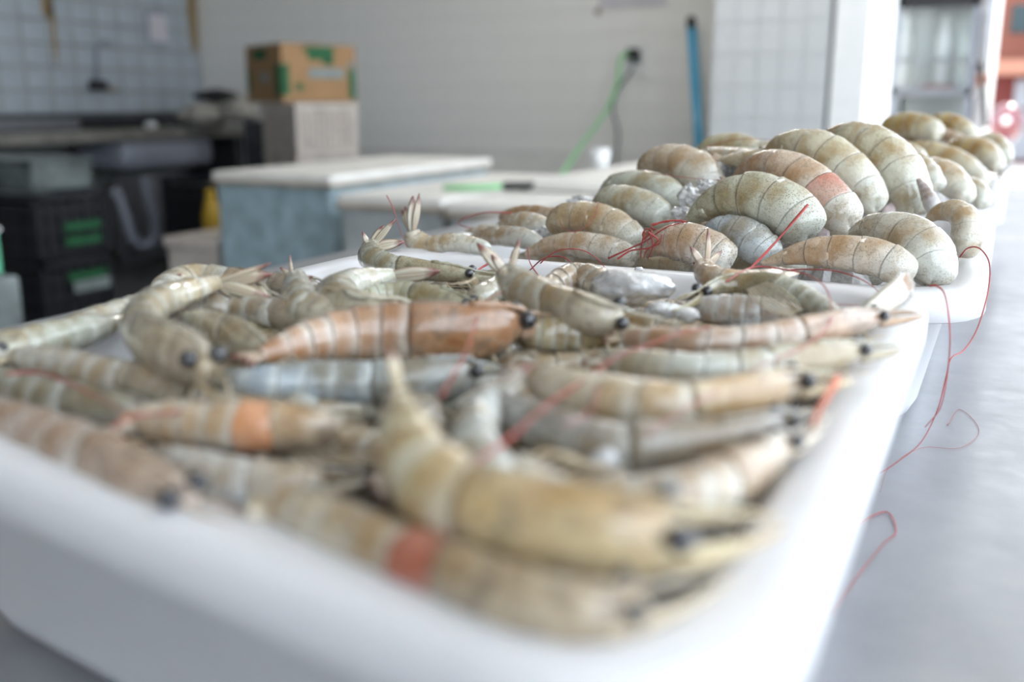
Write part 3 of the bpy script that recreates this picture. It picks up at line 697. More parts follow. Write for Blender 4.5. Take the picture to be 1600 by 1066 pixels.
T('white tail lying behind the upright fan in the middle tray', [(712, 382, 5), (730, 372, 10), (755, 366, 13), (785, 366, 12), (805, 372, 8)], (6.5, 6.4), color=(.58, .54, .48, .1), seedv=62)
T('pale grey tail low behind the highest tail, beside the right rim', [(1404, 250, 8), (1425, 256, 18), (1450, 275, 18), (1465, 300, 14)], (8.0, 7.8), color=(.46, .42, .33, .3), seedv=63)
T('cream tail with soft pink edge beyond the violet tip', [(1415, 270, 10), (1440, 272, 22), (1475, 278, 24), (1500, 298, 20), (1508, 318, 12)], (8.4, 8.0), color=(.56, .46, .33, .2), seedv=64)
T('whitish green tail against the rim behind the cream curled one', [(1490, 288, 6), (1512, 290, 14), (1530, 305, 16), (1535, 325, 10)], (8.8, 8.4), color=(.48, .46, .36, .1), seedv=65)

# ---- farthest tray
G3 = 'yellowish prawns in the farthest tray'
def V3(label, pts, Y, **k):
    k.setdefault('color', (.40, .29, .10, .3)); k['group'] = G3; return T(label, pts, Y, **k)
V3('leftmost golden prawn on top of the farthest tray', [(1376, 210, 4), (1392, 198, 14), (1420, 196, 18), (1448, 202, 18), (1472, 216, 12)], (11.0, 10.8), seedv=70)
V3('golden prawn on top of the farthest tray, right of the leftmost', [(1448, 192, 5), (1466, 190, 12), (1490, 196, 15), (1512, 208, 13), (1526, 220, 7)], (12.0, 11.8), seedv=71)
V3('long tan prawn across the front of the farthest tray', [(1408, 236, 8), (1432, 238, 16), (1465, 244, 18), (1500, 258, 18), (1525, 278, 16), (1535, 300, 11)], (10.6, 10.2), color=(.46, .36, .19, .3), seedv=72)
V3('brown-gold prawn curled near the right rim of the farthest tray', [(1480, 228, 6), (1505, 230, 15), (1535, 240, 20), (1552, 255, 16), (1560, 266, 8)], (11.4, 11.0), color=(.42, .29, .10, .3), seedv=73)
V3('grey-green prawn at the right end of the farthest tray', [(1530, 218, 6), (1548, 222, 14), (1566, 238, 14), (1572, 256, 8)], (12.2, 11.9), color=(.44, .40, .28, .2), seedv=74)
V3('pale prawn low in front of the golden ones', [(1395, 232, 6), (1412, 234, 12), (1432, 246, 13), (1445, 262, 8)], (10.2, 10.0), color=(.50, .45, .33, .2), seedv=75)
V3('dull pinkish prawn between the two golden ones', [(1455, 205, 5), (1475, 212, 10), (1498, 222, 11), (1515, 232, 6)], (11.7, 11.5), color=(.46, .36, .28, .2), seedv=76)
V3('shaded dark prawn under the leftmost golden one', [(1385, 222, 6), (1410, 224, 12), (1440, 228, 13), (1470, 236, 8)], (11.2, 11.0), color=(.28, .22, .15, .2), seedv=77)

# ---- lower layers: prototypes built once, then copied
def copy_tree(o, loc, rz, label, parent=None):
    c = o.copy(); COL.objects.link(c); c.parent = parent
    if parent is None: c.location = loc; c.rotation_euler = (0, 0, rz); c['label'] = label
    for ch in [x for x in KIDS[o.name]]: copy_tree(ch, None, None, None, c)
    return c
def proto(L, r, bend, color, label, group, headed, seedv):
    pts = []; n = 8; a = -bend/2; p = Vector((5, 5, .0)); rr = [.25, .6, .85, 1, 1, 1, .7, .12] if headed else [.25, .6, .85, 1, 1, 1, .95, .7]
    for i in range(n): pts.append(p.copy()); p = p+Vector((math.cos(a), math.sin(a), 0))*L/(n-1); a += bend/(n-1)
    B = Body(pts, [r*x for x in rr], lambda t, p: Vector((t.y, -t.x, .6)), 40)
    return build_prawn(B, label, hf=.55 if headed else None, fan='auto', color=color, group=group, legs=False, seedv=seedv, scales=False, eyes=False)
KIDS = {}
def register(o):
    KIDS[o.name] = list(o.children)
    for c in o.children: register(c)
LAB1 = 'prawn of the lower layer, half buried among the others in the nearest tray'
LAB2 = 'headless tail of the lower layer, half buried in the ice of the middle tray'
LAB3 = 'prawn of the lower layer in the farthest tray'
GL1, GL2, GL3 = 'lower layer of whole prawns', 'lower layer of headless tails', 'lower layer in the farthest tray'
pa = [proto(.095, .0075, .9, c, LAB1, GL1, True, 80+i) for i, c in enumerate([GG, GR, (.44, .38, .28, .4), (.40, .42, .40, .2)])]
pb = [proto(.085, .0125, 1.3, c, LAB2, GL2, False, 90+i) for i, c in enumerate([(.44, .38, .27, .8), (.46, .42, .32, .6)])]
pc = [proto(.08, .0105, 1.2, c, LAB3, GL3, False, 95+i) for i, c in enumerate([(.42, .33, .16, .3), (.46, .40, .28, .3)])]
bpy.context.view_layer.update()
for q in pa+pb+pc: register(q)
TINT = {}
def scatter(protos, q, ins, nx, ny, zf, kind, tray_, jit=.5):
    Q = inset_quad([Vector(p) for p in q], ins); used = set(); idx = 0
    for j in range(ny):
        for i in range(nx):
            u = (i+.5+random.uniform(-jit, jit)*.6)/nx; v = (j+.5+random.uniform(-jit, jit)*.6)/ny
            p = (Q[0]*(1-u)+Q[1]*u)*(1-v)+(Q[3]*(1-u)+Q[2]*u)*v
            pr_ = protos[idx % len(protos)]; idx += 1; rz = random.uniform(0, 6.28)
            if i in (0, nx-1): rz = math.pi/2+random.uniform(-.2, .2)+(math.pi if random.random() < .5 else 0)
            if j in (0, ny-1): rz = random.uniform(-.2, .2)
            loc = (p.x*H, p.y*H, CZ+zf(u, v)*H)
            zone = 'left rim' if i == 0 else 'right rim' if i == nx-1 else 'near rim' if j == 0 else 'far rim' if j == ny-1 else ('near' if v < .5 else 'far')+(' left' if u < .5 else ' right')+' quarter'
            lab = f"half-buried {TINT[pr_.name]} {kind} at the {zone} of the {tray_} tray"
            if pr_.name not in used: used.add(pr_.name); pr_.location = loc; pr_.rotation_euler = (0, 0, rz); FIRST.append((pr_, lab))
            else: copy_tree(pr_, loc, rz, lab)
FIRST = []
for q, t in zip(pa+pb+pc, ['grey-green', 'dull grey', 'tan', 'bluish grey', 'brownish', 'pale olive', 'golden', 'sandy']): TINT[q.name] = t
scatter(pa, Q1, .62, 8, 8, lambda u, v: -1.03, 'whole prawn', 'nearest')
scatter(pb, Q2, .75, 5, 7, lambda u, v: mound2(u, v)-.06, 'headless tail', 'middle')
scatter(pc, Q3, .75, 5, 7, lambda u, v: -1.14+.42*math.sin(u*math.pi)*math.sin(v*math.pi), 'prawn', 'farthest')
for q, lab in FIRST: q['label'] = lab

# =====================================================================
# ANTENNAE (fine red feelers)
# =====================================================================
def feeler(label, pts, Y=None, z=None, r=.0006, mat='red', group='loose red feelers'):
    r *= .75 if Y is not None else .55
    W = []; n = len(pts)
    for i, (px, py) in enumerate(pts):
        u = i/(n-1)
        if Y is not None:
            yy = Y[i] if len(Y) == n and n > 2 else Y[0]+(Y[-1]-Y[0])*u; W.append(PY(px, py, yy*H))
        else:
            zz = z[i] if len(z) == n and n > 2 else z[0]+(z[-1]-z[0])*u; W.append(PZ(px, py, CZ+zs(zz)*H))
    m = max(16, n*7); S = [Vector(q) for q in spline(W, m)]
    o = mobj('antenna', *tube(S, [r*(1-.55*i/(m-1)) for i in range(m)], 6), M[mat])
    return finish(o, label, 'feeler', group)
feeler('red feeler looping over the right rim of the middle tray down to the counter', [(1500, 402), (1512, 388), (1530, 388), (1545, 408), (1546, 440), (1538, 480), (1524, 520), (1505, 548), (1486, 560), (1478, 590), (1465, 640), (1440, 690), (1405, 720), (1375, 740)], Y=[5.9, 5.8, 5.7, 5.6, 5.5, 5.4, 5.3, 5.2, 5.1, 5.05, 5.0, 4.9, 4.8, 4.75])
feeler('red feeler hanging from the right corner of the nearest tray', [(1452, 447), (1464, 447), (1476, 460), (1483, 500), (1484, 545), (1478, 600), (1468, 640), (1445, 668)], Y=(4.75, 4.7))
feeler('thick double red feeler crossing the far rim below the olive tail', [(1262, 320), (1240, 345), (1215, 375), (1185, 408), (1160, 427), (1138, 440)], Y=(5.5, 5.0), r=.0010)
feeler('red feeler running along the thick double one', [(1258, 326), (1230, 358), (1200, 390), (1172, 420), (1170, 440)], Y=(5.45, 5.0), r=.0007)
feeler('red feeler arched on the white far rim, right of the olive head', [(1190, 433), (1215, 425), (1250, 421), (1300, 423), (1335, 432), (1360, 445), (1373, 456)], Y=(4.95, 4.7))
feeler('orange-red feeler ending on the white inner wall', [(1135, 440), (1175, 418), (1220, 420), (1262, 430), (1290, 450), (1300, 490), (1285, 520), (1250, 545), (1190, 572), (1120, 612), (1070, 640), (1010, 680)], z=(-.62, -.62), r=.0008)
feeler('short red feeler on the far white wall near the tan corner prawn', [(1240, 450), (1270, 458), (1292, 474), (1320, 476), (1342, 478)], z=(-.74, -.80), r=.0005)
feeler('red feeler arched between the raised tail and the far rim', [(832, 433), (846, 410), (872, 392), (905, 390), (930, 402), (949, 423)], Y=(5.0, 4.95), r=.0006)
feeler('red feeler arch left of the speckled hump', [(826, 424), (850, 404), (880, 402), (900, 420), (908, 445), (904, 458)], Y=(4.95, 4.6), r=.0006)
feeler('red feeler standing up left of the raised tail', [(842, 432), (828, 410), (824, 385)], Y=(4.9, 4.9), r=.0006)
feeler('bent red feeler left of the raised tail', [(772, 408), (750, 420), (738, 435), (734, 452), (730, 462)], Y=(4.9, 4.4), r=.0010)
feeler('red feeler forking down from the bent one', [(800, 420), (775, 445), (750, 455), (735, 468)], Y=(4.8, 4.4), r=.0006)
feeler('thin dark feeler stretched across the round hump', [(1018, 271), (1060, 276), (1110, 281), (1160, 281), (1215, 280)], Y=(6.6, 6.2), r=.0003)
feeler('thin red feeler over the yellowish back tail', [(1092, 236), (1120, 225), (1150, 218), (1185, 217), (1215, 220)], Y=(7.6, 7.0), r=.0004)
feeler('thin dark feeler drooping across the orange-brown tail', [(935, 315), (930, 335), (918, 352), (898, 362), (880, 356), (874, 342)], Y=(5.95, 5.6), r=.0003)
for k, (pts, y) in enumerate([([(950, 404), (985, 388), (1010, 376), (1040, 356), (1074, 345)], 5.55), ([(1008, 362), (1003, 380), (1001, 403)], 5.5), ([(1016, 365), (1020, 385), (1012, 405)], 5.5),
        ([(1020, 352), (1040, 346), (1068, 346), (1050, 360), (1022, 358), (1020, 350), (1045, 347)], 5.6), ([(965, 405), (985, 392), (1012, 388), (1030, 380), (1035, 366)], 5.5), ([(1012, 362), (1028, 376), (1010, 392), (1006, 404)], 5.5), ([(1005, 375), (1018, 362), (1010, 358), (1004, 368), (1015, 382)], 5.52)]):
    feeler(['longest strand', 'left upright strand', 'right upright strand', 'looped strand', 'lower slanting strand', 'S-shaped strand', 'small knotted strand'][k]+' of the red feeler tangle at the foot of the heap', pts, Y=(y-.05, y), r=.0008, group='red feeler tangle')
feeler('upright thin red feeler left of the pale fan', [(604, 305), (614, 325), (622, 350), (632, 378), (636, 386)], Y=(5.4, 5.3), r=.0004)
feeler('soft red feeler ring over the left end of the middle tray', [(800, 333), (760, 332), (728, 340), (716, 350), (735, 356), (765, 358), (790, 362)], Y=(6.6, 6.4), r=.0007)
feeler('blurred thick red feeler over the thick cream prawn', [(700, 745), (740, 722), (790, 690), (830, 655), (870, 622), (920, 590), (960, 560), (1010, 540), (1060, 522), (1110, 512)], z=(-.60, -.62), r=.0009)
feeler('thin red feeler rising beside the small pale tail', [(688, 620), (712, 580), (730, 545), (745, 500), (760, 470), (790, 455)], z=(-.60, -.60), r=.0007)
feeler('rose feeler curving down over the cream prawn back', [(905, 590), (930, 600), (930, 630), (905, 655), (880, 665)], z=(-.62, -.62), r=.0006)
feeler('red feeler edging the pale orange-patched prawn', [(175, 668), (215, 650), (270, 645), (320, 632), (380, 630), (440, 634)], z=(-.72, -.72), r=.0008)
feeler('red feeler between the left edge prawns', [(10, 585), (60, 582), (110, 600), (160, 625), (200, 650)], z=(-.76, -.76), r=.0008)
feeler('short orange feeler by the cream prawn eye at the right rim', [(1308, 590), (1295, 615), (1280, 640), (1270, 665)], z=(-.66, -.68), r=.0024, mat='orange')
feeler('red feeler hanging at the left rim of the nearest tray', [(145, 488), (152, 498), (158, 508)], z=(-.82, -.9), r=.0007)
feeler('red feeler lying on the bare counter beside the near tray', [(1310, 880), (1345, 820), (1385, 800), (1400, 830), (1380, 850), (1340, 900), (1300, 960)], z=(-1.742, -1.742), r=.0007)
feeler('faint red feeler on the counter below the loop', [(1480, 665), (1500, 640), (1530, 672), (1500, 700), (1440, 700), (1390, 730), (1375, 770)], z=(-1.745, -1.745), r=.0003)

# =====================================================================
# ICE
# =====================================================================
def ice(label, px, py, rx, ry, z=None, Y=None, seed=0, rd=None, mat='ice', sub=4):
    c = PZ(px, py, CZ+zs(z)*H) if z is not None else PY(px, py, Y*H); d = dep(c)/F
    bm = bmesh.new(); bmesh.ops.create_icosphere(bm, subdivisions=sub, radius=1)
    for v in bm.verts:
        n_ = noise.noise(v.co*1.6+Vector((seed, 0, 0)))*.22+noise.noise(v.co*(5 if sub > 3 else 4)+Vector((0, seed, 0)))*(.07 if sub > 3 else .45)
        q = v.co*(1+n_); v.co = c+(R_*q.x*rx+U_*q.y*ry+F_*q.z*(rd or rx)*.7)*d
    bm.verts.index_update()
    g = [tuple(v.co) for v in bm.verts], [tuple(v.index for v in f.verts) for f in bm.faces]; bm.free()
    return finish(mobj('ice_lump', *g, M[mat], smooth=sub > 3), label, 'ice', 'loose ice pieces')
ice('largest flat lump of clear ice at the far side of the nearest tray', 985, 449, 66, 27, z=-.70, seed=1)
ice('greyish wet ice piece under the largest lump', 1035, 484, 26, 14, z=-.76, seed=5)
ice('small sparkling ice chip right of the greyish piece', 1076, 492, 20, 12, z=-.76, seed=8, sub=2)
ice('clear bead of ice on the white far rim', 998, 421, 7, 4, Y=4.95, seed=11)
ice('small ice chip showing behind the upright pale tail', 618, 448, 24, 10, z=-.78, seed=13)
ice('blurred white ice chip above the largest prawn', 945, 725, 24, 26, z=-.80, seed=14)
ice('crushed ice clump between the olive tail and the round hump', 1082, 312, 26, 22, Y=6.5, seed=20, mat='ice', sub=3)
ice('ice clump resting on the side of the round hump', 1105, 292, 16, 12, Y=6.4, seed=21, mat='ice', sub=3)
ice('ice clump at the top left behind the round hump', 1130, 262, 26, 10, Y=7.2, seed=22, mat='ice', sub=3)
ice('ice clump left of the orange-brown tail', 848, 370, 26, 16, Y=6.2, seed=23, mat='ice', sub=3)
ice('ice clump peeking over the pale blue-green tail', 912, 316, 26, 9, Y=7.2, seed=24, mat='ice', sub=3)
ice('wet ice clump between the tails and the red tangle', 1065, 335, 18, 12, Y=6.2, seed=25, mat='ice', sub=3)

# =====================================================================
# BACKGROUND
# =====================================================================
# foam coolers, each a box with a lid
def cooler(label, pl, pr_, Yf, length, ztop, zbot, body, lidt=.035, over=.012):
    a = PZ(pl, 300, ztop); x0 = PY(pl, 290, Yf).x; x1 = PY(pr_, 300, Yf).x
    t = empty('foam_cooler', ((x0+x1)/2, Yf+length/2, zbot), label, 'cooler', 'foam coolers')
    g = bevelled(*boxgeo(x0+over, x1-over, Yf+over, Yf+length-over, zbot, ztop-lidt), .01)
    mobj('body', *g, M[body], t, smooth=False)
    g = bevelled(*boxgeo(x0, x1, Yf, Yf+length, ztop-lidt, ztop), .012)
    lid = mobj('lid', *g, M['foam_w'], t, smooth=False)
    g = boxgeo(x0-.002, x1+.002, Yf-.002, Yf+length*.98, ztop-lidt-.006, ztop-lidt+.004)
    mobj('stained_seam', *g, M['foam_e'], lid, smooth=False)
    return x0, x1
bn = empty('low_bench', (-1.6, 2.9, 0), 'low dark bench under the foam coolers', 'bench')
mobj('bench_top', *boxgeo(-2.35, -.3, 2.45, 4.2, .36, .4), M['counter'], bn, smooth=False)
for x in (-2.3, -.35):
    for y in (2.5, 3.85): mobj('leg', *boxgeo(x-.03, x+.03, y-.03, y+.03, 0, .36), M['counter'], bn, smooth=False)
cooler('bluish dirty foam cooler, leftmost, with a warped white lid', 330, 517, 2.66, 1.15, .845, .40, 'foam_b')
cooler('grey foam cooler in the middle of the row, lid lower than the leftmost', 523, 690, 2.50, 1.05, .805, .40, 'foam_g')
cooler('foam cooler right of the middle one, behind the upright pale fan', 694, 900, 2.46, 1.65, .80, .40, 'foam_g')
lb = PZ(900, 278, .83)
g = bevelled(*boxgeo(lb.x-.10, lb.x+.45, lb.y-.25, lb.y+.95, .802, .832), .01)
finish(mobj('foam_lid', *g, M['foam_w'], smooth=False), 'loose cream foam lid lying on the right coolers', 'board')  # a lone cooler lid lying loose
g = sphere((lb.x+.13, lb.y+.1, .838), .03, 12, 6, (1.4, 1, .1))
finish(mobj('red_spot', *g, M['scrap']), 'small pinkish red scrap on the loose cream foam lid', 'scrap')
c = PZ(936, 262, .834); V, Fc = tube([c, c+UP*.07], [.032, .040], 16)
finish(mobj('plastic_cup', V, Fc, M['paint'], smooth=True), 'small pale cup standing on the loose cream foam lid', 'cup')
# connector with green cable lying on lids
a, b = PZ(742, 293, .820), PZ(838, 289, .822)
cc = empty('cord_connector', tuple(a), 'black connector on a short green cable end lying on a cooler lid', 'connector')
mobj('plug_body', *tube([a.lerp(b, .42), a.lerp(b, .5), a.lerp(b, .95), b], [.008, .014, .013, .008], 10), M['black'], cc)
mobj('cable', *tube([Vector(q) for q in spline([a+Vector((-.1, -.02, -.002)), a, a.lerp(b, .45)], 8)], .008, 8), M['gcord'], cc)
# small beige box left of coolers
g0 = PZ(262, 400, .42)
bx = empty('beige_crate', (-2.75, 2.75, 0), 'plain beige foam box low on the floor left of the bluish cooler', 'box')
p_, q_ = PY(260, 380, 2.7), PY(345, 380, 2.7)
mobj('body', *bevelled(*boxgeo(p_.x, q_.x-.03, 2.7, 3.1, 0, .56), .01), M['crate_w'], bx, smooth=False)
mobj('lid', *bevelled(*boxgeo(p_.x-.01, q_.x-.02, 2.69, 3.11, .56, .60), .008), M['crate_w'], bx, smooth=False)
# yellow bottle behind
p_ = PY(336, 335, 3.3)
yb = empty('yellow_bottle', (p_.x-.02, 3.3, 0), 'yellow bottle standing in the dark left of the bluish cooler', 'bottle')
mobj('body', *tube([Vector((p_.x-.02, 3.3, 0)), Vector((p_.x-.02, 3.3, .60)), Vector((p_.x-.02, 3.3, .65)), Vector((p_.x-.02, 3.3, .68))], [.04, .04, .03, .02], 14), M['yellow'], yb)
mobj('cap', *tube([Vector((p_.x-.02, 3.3, .68)), Vector((p_.x-.02, 3.3, .71))], .022, 12), M['yellow'], yb)

# white perforated crate stack with cardboard fruit box
def crate(label, x0, x1, y0, y1, z0, z1, mat, group, nb=7, tag=None, name='plastic_crate', nh=3):
    t = empty(name, ((x0+x1)/2, (y0+y1)/2, z0), label, 'crate', group)
    for x, y in ((x0, y0), (x1-.03, y0), (x0, y1-.03), (x1-.03, y1-.03)): mobj('corner_post', *boxgeo(x, x+.03, y, y+.03, z0, z1), mat, t, smooth=False)
    mobj('rim', *merge(boxgeo(x0-.006, x1+.006, y0-.006, y0+.02, z1-.03, z1), boxgeo(x0-.006, x1+.006, y1-.02, y1+.006, z1-.03, z1), boxgeo(x0-.006, x0+.02, y0, y1, z1-.03, z1), boxgeo(x1-.02, x1+.006, y0, y1, z1-.03, z1)), mat, t, smooth=False)
    mobj('floor_panel', *boxgeo(x0, x1, y0, y1, z0, z0+.015), mat, t, smooth=False)
    def slat(g):
        mobj('slat', *g, mat, t, smooth=False)
    for i in range(nb):
        u = (i+.5)/nb
        xx = x0+.03+(x1-x0-.06)*u; slat(boxgeo(xx-.008, xx+.008, y0, y0+.008, z0, z1-.03))
        yy = y0+.03+(y1-y0-.06)*u; slat(boxgeo(x1-.008, x1, yy-.008, yy+.008, z0, z1-.03)); slat(boxgeo(x0, x0+.008, yy-.008, yy+.008, z0, z1-.03))
    for j in range(nh):
        zz = z0+(z1-z0-.03)*(j+.5)/nh
        slat(boxgeo(x0, x1, y0-.003, y0+.005, zz-.010, zz+.010)); slat(boxgeo(x1-.005, x1+.003, y0, y1, zz-.010, zz+.010)); slat(boxgeo(x0-.003, x0+.005, y0, y1, zz-.010, zz+.010))
    mobj('liner', *boxgeo(x0+.012, x1-.012, y0+.012, y1-.012, z0+.016, z1-.05), M['liner'] if tag is None else M['black'], t, smooth=False)
    if tag:
        for (u0, u1, v0, v1, m) in tag: mobj('label_sticker', *boxgeo(x1+.004, x1+.008, y0+(y1-y0)*u0, y0+(y1-y0)*u1, z0+(z1-z0)*v0, z0+(z1-z0)*v1), M[m], t, smooth=False)
    return t
YB = 4.5; AB = math.radians(62)
piv = PY(442, 160, YB); zt = piv.z; pivc = PY(463, 200, YB-.02)
def turn(root, pv):
    d = Vector((root.location.x-pv.x, root.location.y-pv.y, 0)); d.rotate(Matrix.Rotation(AB, 3, 'Z'))
    root.location = (pv.x+d.x, pv.y+d.y, root.location.z); root.rotation_euler = (0, 0, AB)
for k in range(4):
    turn(crate(['topmost cream perforated crate under the cardboard fruit box', 'second cream perforated crate from the top of its stack', 'third cream perforated crate from the top of its stack', 'lowest cream perforated crate of its stack'][k], pivc.x, pivc.x+.37, pivc.y, pivc.y+.46, zt-.27*(k+1), zt-.27*k-.004, M['crate_w'], 'stacked cream crates', nb=9, nh=5), pivc)
wbx, dbx, hh = .45, .50, .31
fb = empty('fruit_box', (piv.x+wbx/2, YB+dbx/2, zt), 'cardboard fruit box with green and grey print on the cream crates', 'box')
xa = piv.x
mobj('body', *bevelled(*boxgeo(xa, xa+wbx, YB, YB+dbx, zt, zt+hh), .004), M['card'], fb, smooth=False)
def pf(u0, u1, v0, v1, m): mobj('printed_patch', *boxgeo(xa+wbx*u0, xa+wbx*u1, YB-.0025, YB-.001, zt+hh*v0, zt+hh*v1), M[m], fb, smooth=False)
def pl_(u0, u1, v0, v1, m): mobj('printed_patch', *boxgeo(xa-.0025, xa-.001, YB+dbx*(1-u1), YB+dbx*(1-u0), zt+hh*v0, zt+hh*v1), M[m], fb, smooth=False)
pf(.35, .70, .74, .97, 'green'); pf(.55, .70, .66, .76, 'green'); pf(.36, .84, .42, .60, 'grprint'); pf(.90, .995, .06, .60, 'green'); pf(.90, .96, .60, .72, 'grprint'); pf(.0, .10, .12, .66, 'green'); pf(.18, .27, .20, .34, 'green'); pf(.3, .42, .88, .97, 'green')
pl_(.24, .62, .76, .93, 'green'); pl_(.02, .12, .2, .6, 'green'); pl_(.42, .62, .36, .52, 'grprint'); pl_(.82, .98, .1, .66, 'green')
mobj('lid_flap', *boxgeo(xa, xa+wbx*.5, YB, YB+dbx, zt+hh, zt+hh+.004), M['card'], fb, smooth=False)
turn(fb, piv)

# white bags / sacks left of the box, black thing on top
def lump(name, px, py, Y, rx, ry, rd, mat, label, cat, seed, group=None, rest=None):
    c = PY(px, py, Y); d = dep(c)/F
    bm = bmesh.new(); bmesh.ops.create_icosphere(bm, subdivisions=3, radius=1)
    for v in bm.verts:
        n_ = noise.noise(v.co*1.5+Vector((seed, 0, 0)))*.3; q = v.co*(1+n_); v.co = Vector((c.x+q.x*rx*d, c.y+q.y*rd, c.z+q.z*ry*d))
    bm.verts.index_update()
    g = [tuple(v.co) for v in bm.verts], [tuple(v.index for v in f.verts) for f in bm.faces]; bm.free()
    return finish(mobj(name, *g, mat), label, cat, group)
lump('white_sack', 322, 180, 5.5, 42, 20, .2, M['bag'], 'crumpled pale sack at the right end of the sink counter', 'sack', 2)
box('dark_cupboard', -4.55, -4.05, 5.3, 5.7, 0, .955, M['backspl'], label='dark low cupboard between the sink counter and the cream crates', cat='cupboard')
lump('white_sack', 378, 172, 5.5, 24, 20, .12, M['bag'], 'small pale sack leaning against the cardboard fruit box', 'sack', 6)
lump('black_bag', 336, 150, 5.55, 36, 10, .12, M['black'], 'black plastic bag on top of the crumpled pale sack', 'bag', 4)

# left counter with sink
ct = empty('sink_counter', (-5.4, 4.6, 0), 'long stone counter with a sink along the blue-white tiled wall', 'counter')
mobj('worktop', *bevelled(*boxgeo(WX+.007, -5.12, 1.0, 6.15, .83, .90), .006), M['counter'], ct, smooth=False)
mobj('backsplash', *boxgeo(WX+.007, WX+.03, 1.0, 6.15, .90, 1.0), M['backspl'], ct, smooth=False)
for y in (1.2, 3.4, 6.05): mobj('support', *boxgeo(WX+.05, -5.25, y-.05, y+.05, 0, .83), M['backspl'], ct, smooth=False)
p_ = PX(240, 240, -5.3)
mobj('sink_bowl', *bevelled(*boxgeo(-5.62, -5.13, p_.y-.42, p_.y+.42, .64, .825), .05, 3), M['pvc'], ct, smooth=True)
# drain hose
hp = []
for (px, py) in [(228, 278), (232, 310), (242, 345), (240, 375), (222, 383), (206, 370), (196, 340), (186, 312), (176, 296)]: hp.append(PX(px, py, -4.95))
S = [Vector(q) for q in spline(hp, 90)]
V, Fc = tube(S, [.032*(1+.10*math.sin(i*1.4)) for i in range(90)], 12)
mobj('drain_hose', V, Fc, M['pvc'], ct)['label'] = 'grey corrugated drain hose'
p_ = PX(262, 350, -5.2)
box('cabinet_panel', -5.3, -5.25, p_.y-.35, p_.y+.2, 0, .60, M['steel_d'], label='dim grey metal panel under the sink behind the hose', cat='panel')
# small things on sink counter
p_ = PX(236, 203, -5.25)
finish(mobj('soap_dish', *sphere((p_.x, p_.y, .925), .045, 14, 8, (1, 1, .55)), M['outlet']), 'small round whitish dish on the front edge of the sink counter', 'dish')
p_ = PX(170, 190, -5.55)
box('black_basin', -5.66, -5.48, p_.y-.25, p_.y+.45, .902, .955, M['black'], bev=.01, label='flat black tub at the back of the sink counter', cat='tub')
p_ = PX(60, 190, -5.55)
box('grey_basin', -5.62, -5.4, p_.y-.5, p_.y+.2, .902, .97, M['steel_d'], bev=.01, label='flat grey metal tub at the left of the sink counter', cat='tub')
# wall pipe and tap
def onwall(px, py, off=.0): return PX(px, py, WX+.02+off)
fa = empty('wall_tap', tuple(onwall(148, 135)), 'thin wall pipe with a dark tap on the blue-white tiles', 'tap')
mobj('pipe', *tube([onwall(172, 66), onwall(160, 66), onwall(152, 76), onwall(152, 100), onwall(150, 128)], .014, 10), M['pvc'], fa)
mobj('tap_valve', *bevelled(*boxgeo(WX+.007, WX+.10, onwall(148, 134).y-.05, onwall(148, 134).y+.05, onwall(148, 134).z-.03, onwall(148, 134).z+.035), .012), M['black'], fa, smooth=False)
mobj('spout', *tube([onwall(150, 138, .05), onwall(170, 138, .06), onwall(184, 139, .06)], .012, 10), M['foam_e'], fa)
a, b = onwall(232, 22), onwall(262, 66)
nt = empty('paper_notice', ((WX+.01), (a.y+b.y)/2, b.z), 'small pale paper notice on the blue-white tiled wall', 'notice')
mobj('backing', *boxgeo(WX+.007, WX+.018, a.y-.03, b.y, b.z-.02, a.z+.02), M['pvc'], nt, smooth=False)
mobj('sheet', *boxgeo(WX+.018, WX+.021, a.y, b.y, b.z, a.z), M['paper'], nt, smooth=False)
# black fish crates and clear bins in the dark, lower left
yk = 3.0
xl, xrr = PY(-130, 400, yk).x, PY(62, 400, yk).x
zt2 = PY(100, 308, yk).z
tg = [(.35, .85, .42, .54, 'green'), (.35, .85, .20, .32, 'green')]; tg2 = [(.35, .88, .68, .80, 'green'), (.40, .92, .50, .66, 'grprint')]
crate('upper black fish crate with green stickers in the dark lower left', xl, xrr, yk, yk+.4, zt2-.30, zt2, M['crate_k'], 'black fish crates', nb=5, tag=tg)
crate('lower black fish crate with a green and a grey sticker', xl, xrr, yk, yk+.4, max(0, zt2-.61), zt2-.305, M['crate_k'], 'black fish crates', nb=5, tag=tg2)
crate('black fish crate standing behind the two stickered ones', xl-.6, xl-.04, yk+.3, yk+.7, 0, .4, M['crate_k'], 'black fish crates', nb=5, tag=[])
crate('black crate in the dark under the right end of the sink counter', -4.78, -4.3, 4.75, 5.2, 0, .62, M['crate_k'], 'black crates under the sink', nb=5, tag=[])
for k, (px0, px1) in enumerate([(-95, -20), (-14, 66)]):
    a, b = PY(px0, 275, yk+.1), PY(px1, 275, yk+.1)
    t = empty('storage_bin', ((a.x+b.x)/2, yk+.3, zt2), ['greyish clear bin, left one on the black crates', 'greyish clear bin with pale contents, right one on the black crates'][k], 'bin', 'clear bins on the black crates')
    zz = PY(60, 250, yk+.1).z
    mobj('body', *bevelled(*boxgeo(a.x, b.x, yk+.05, yk+.38, zt2+.002, zz-.015), .02), M['bin'], t, smooth=False)
    mobj('rim', *bevelled(*boxgeo(a.x-.008, b.x+.008, yk+.04, yk+.39, zz-.015, zz), .005), M['bin'], t, smooth=False)
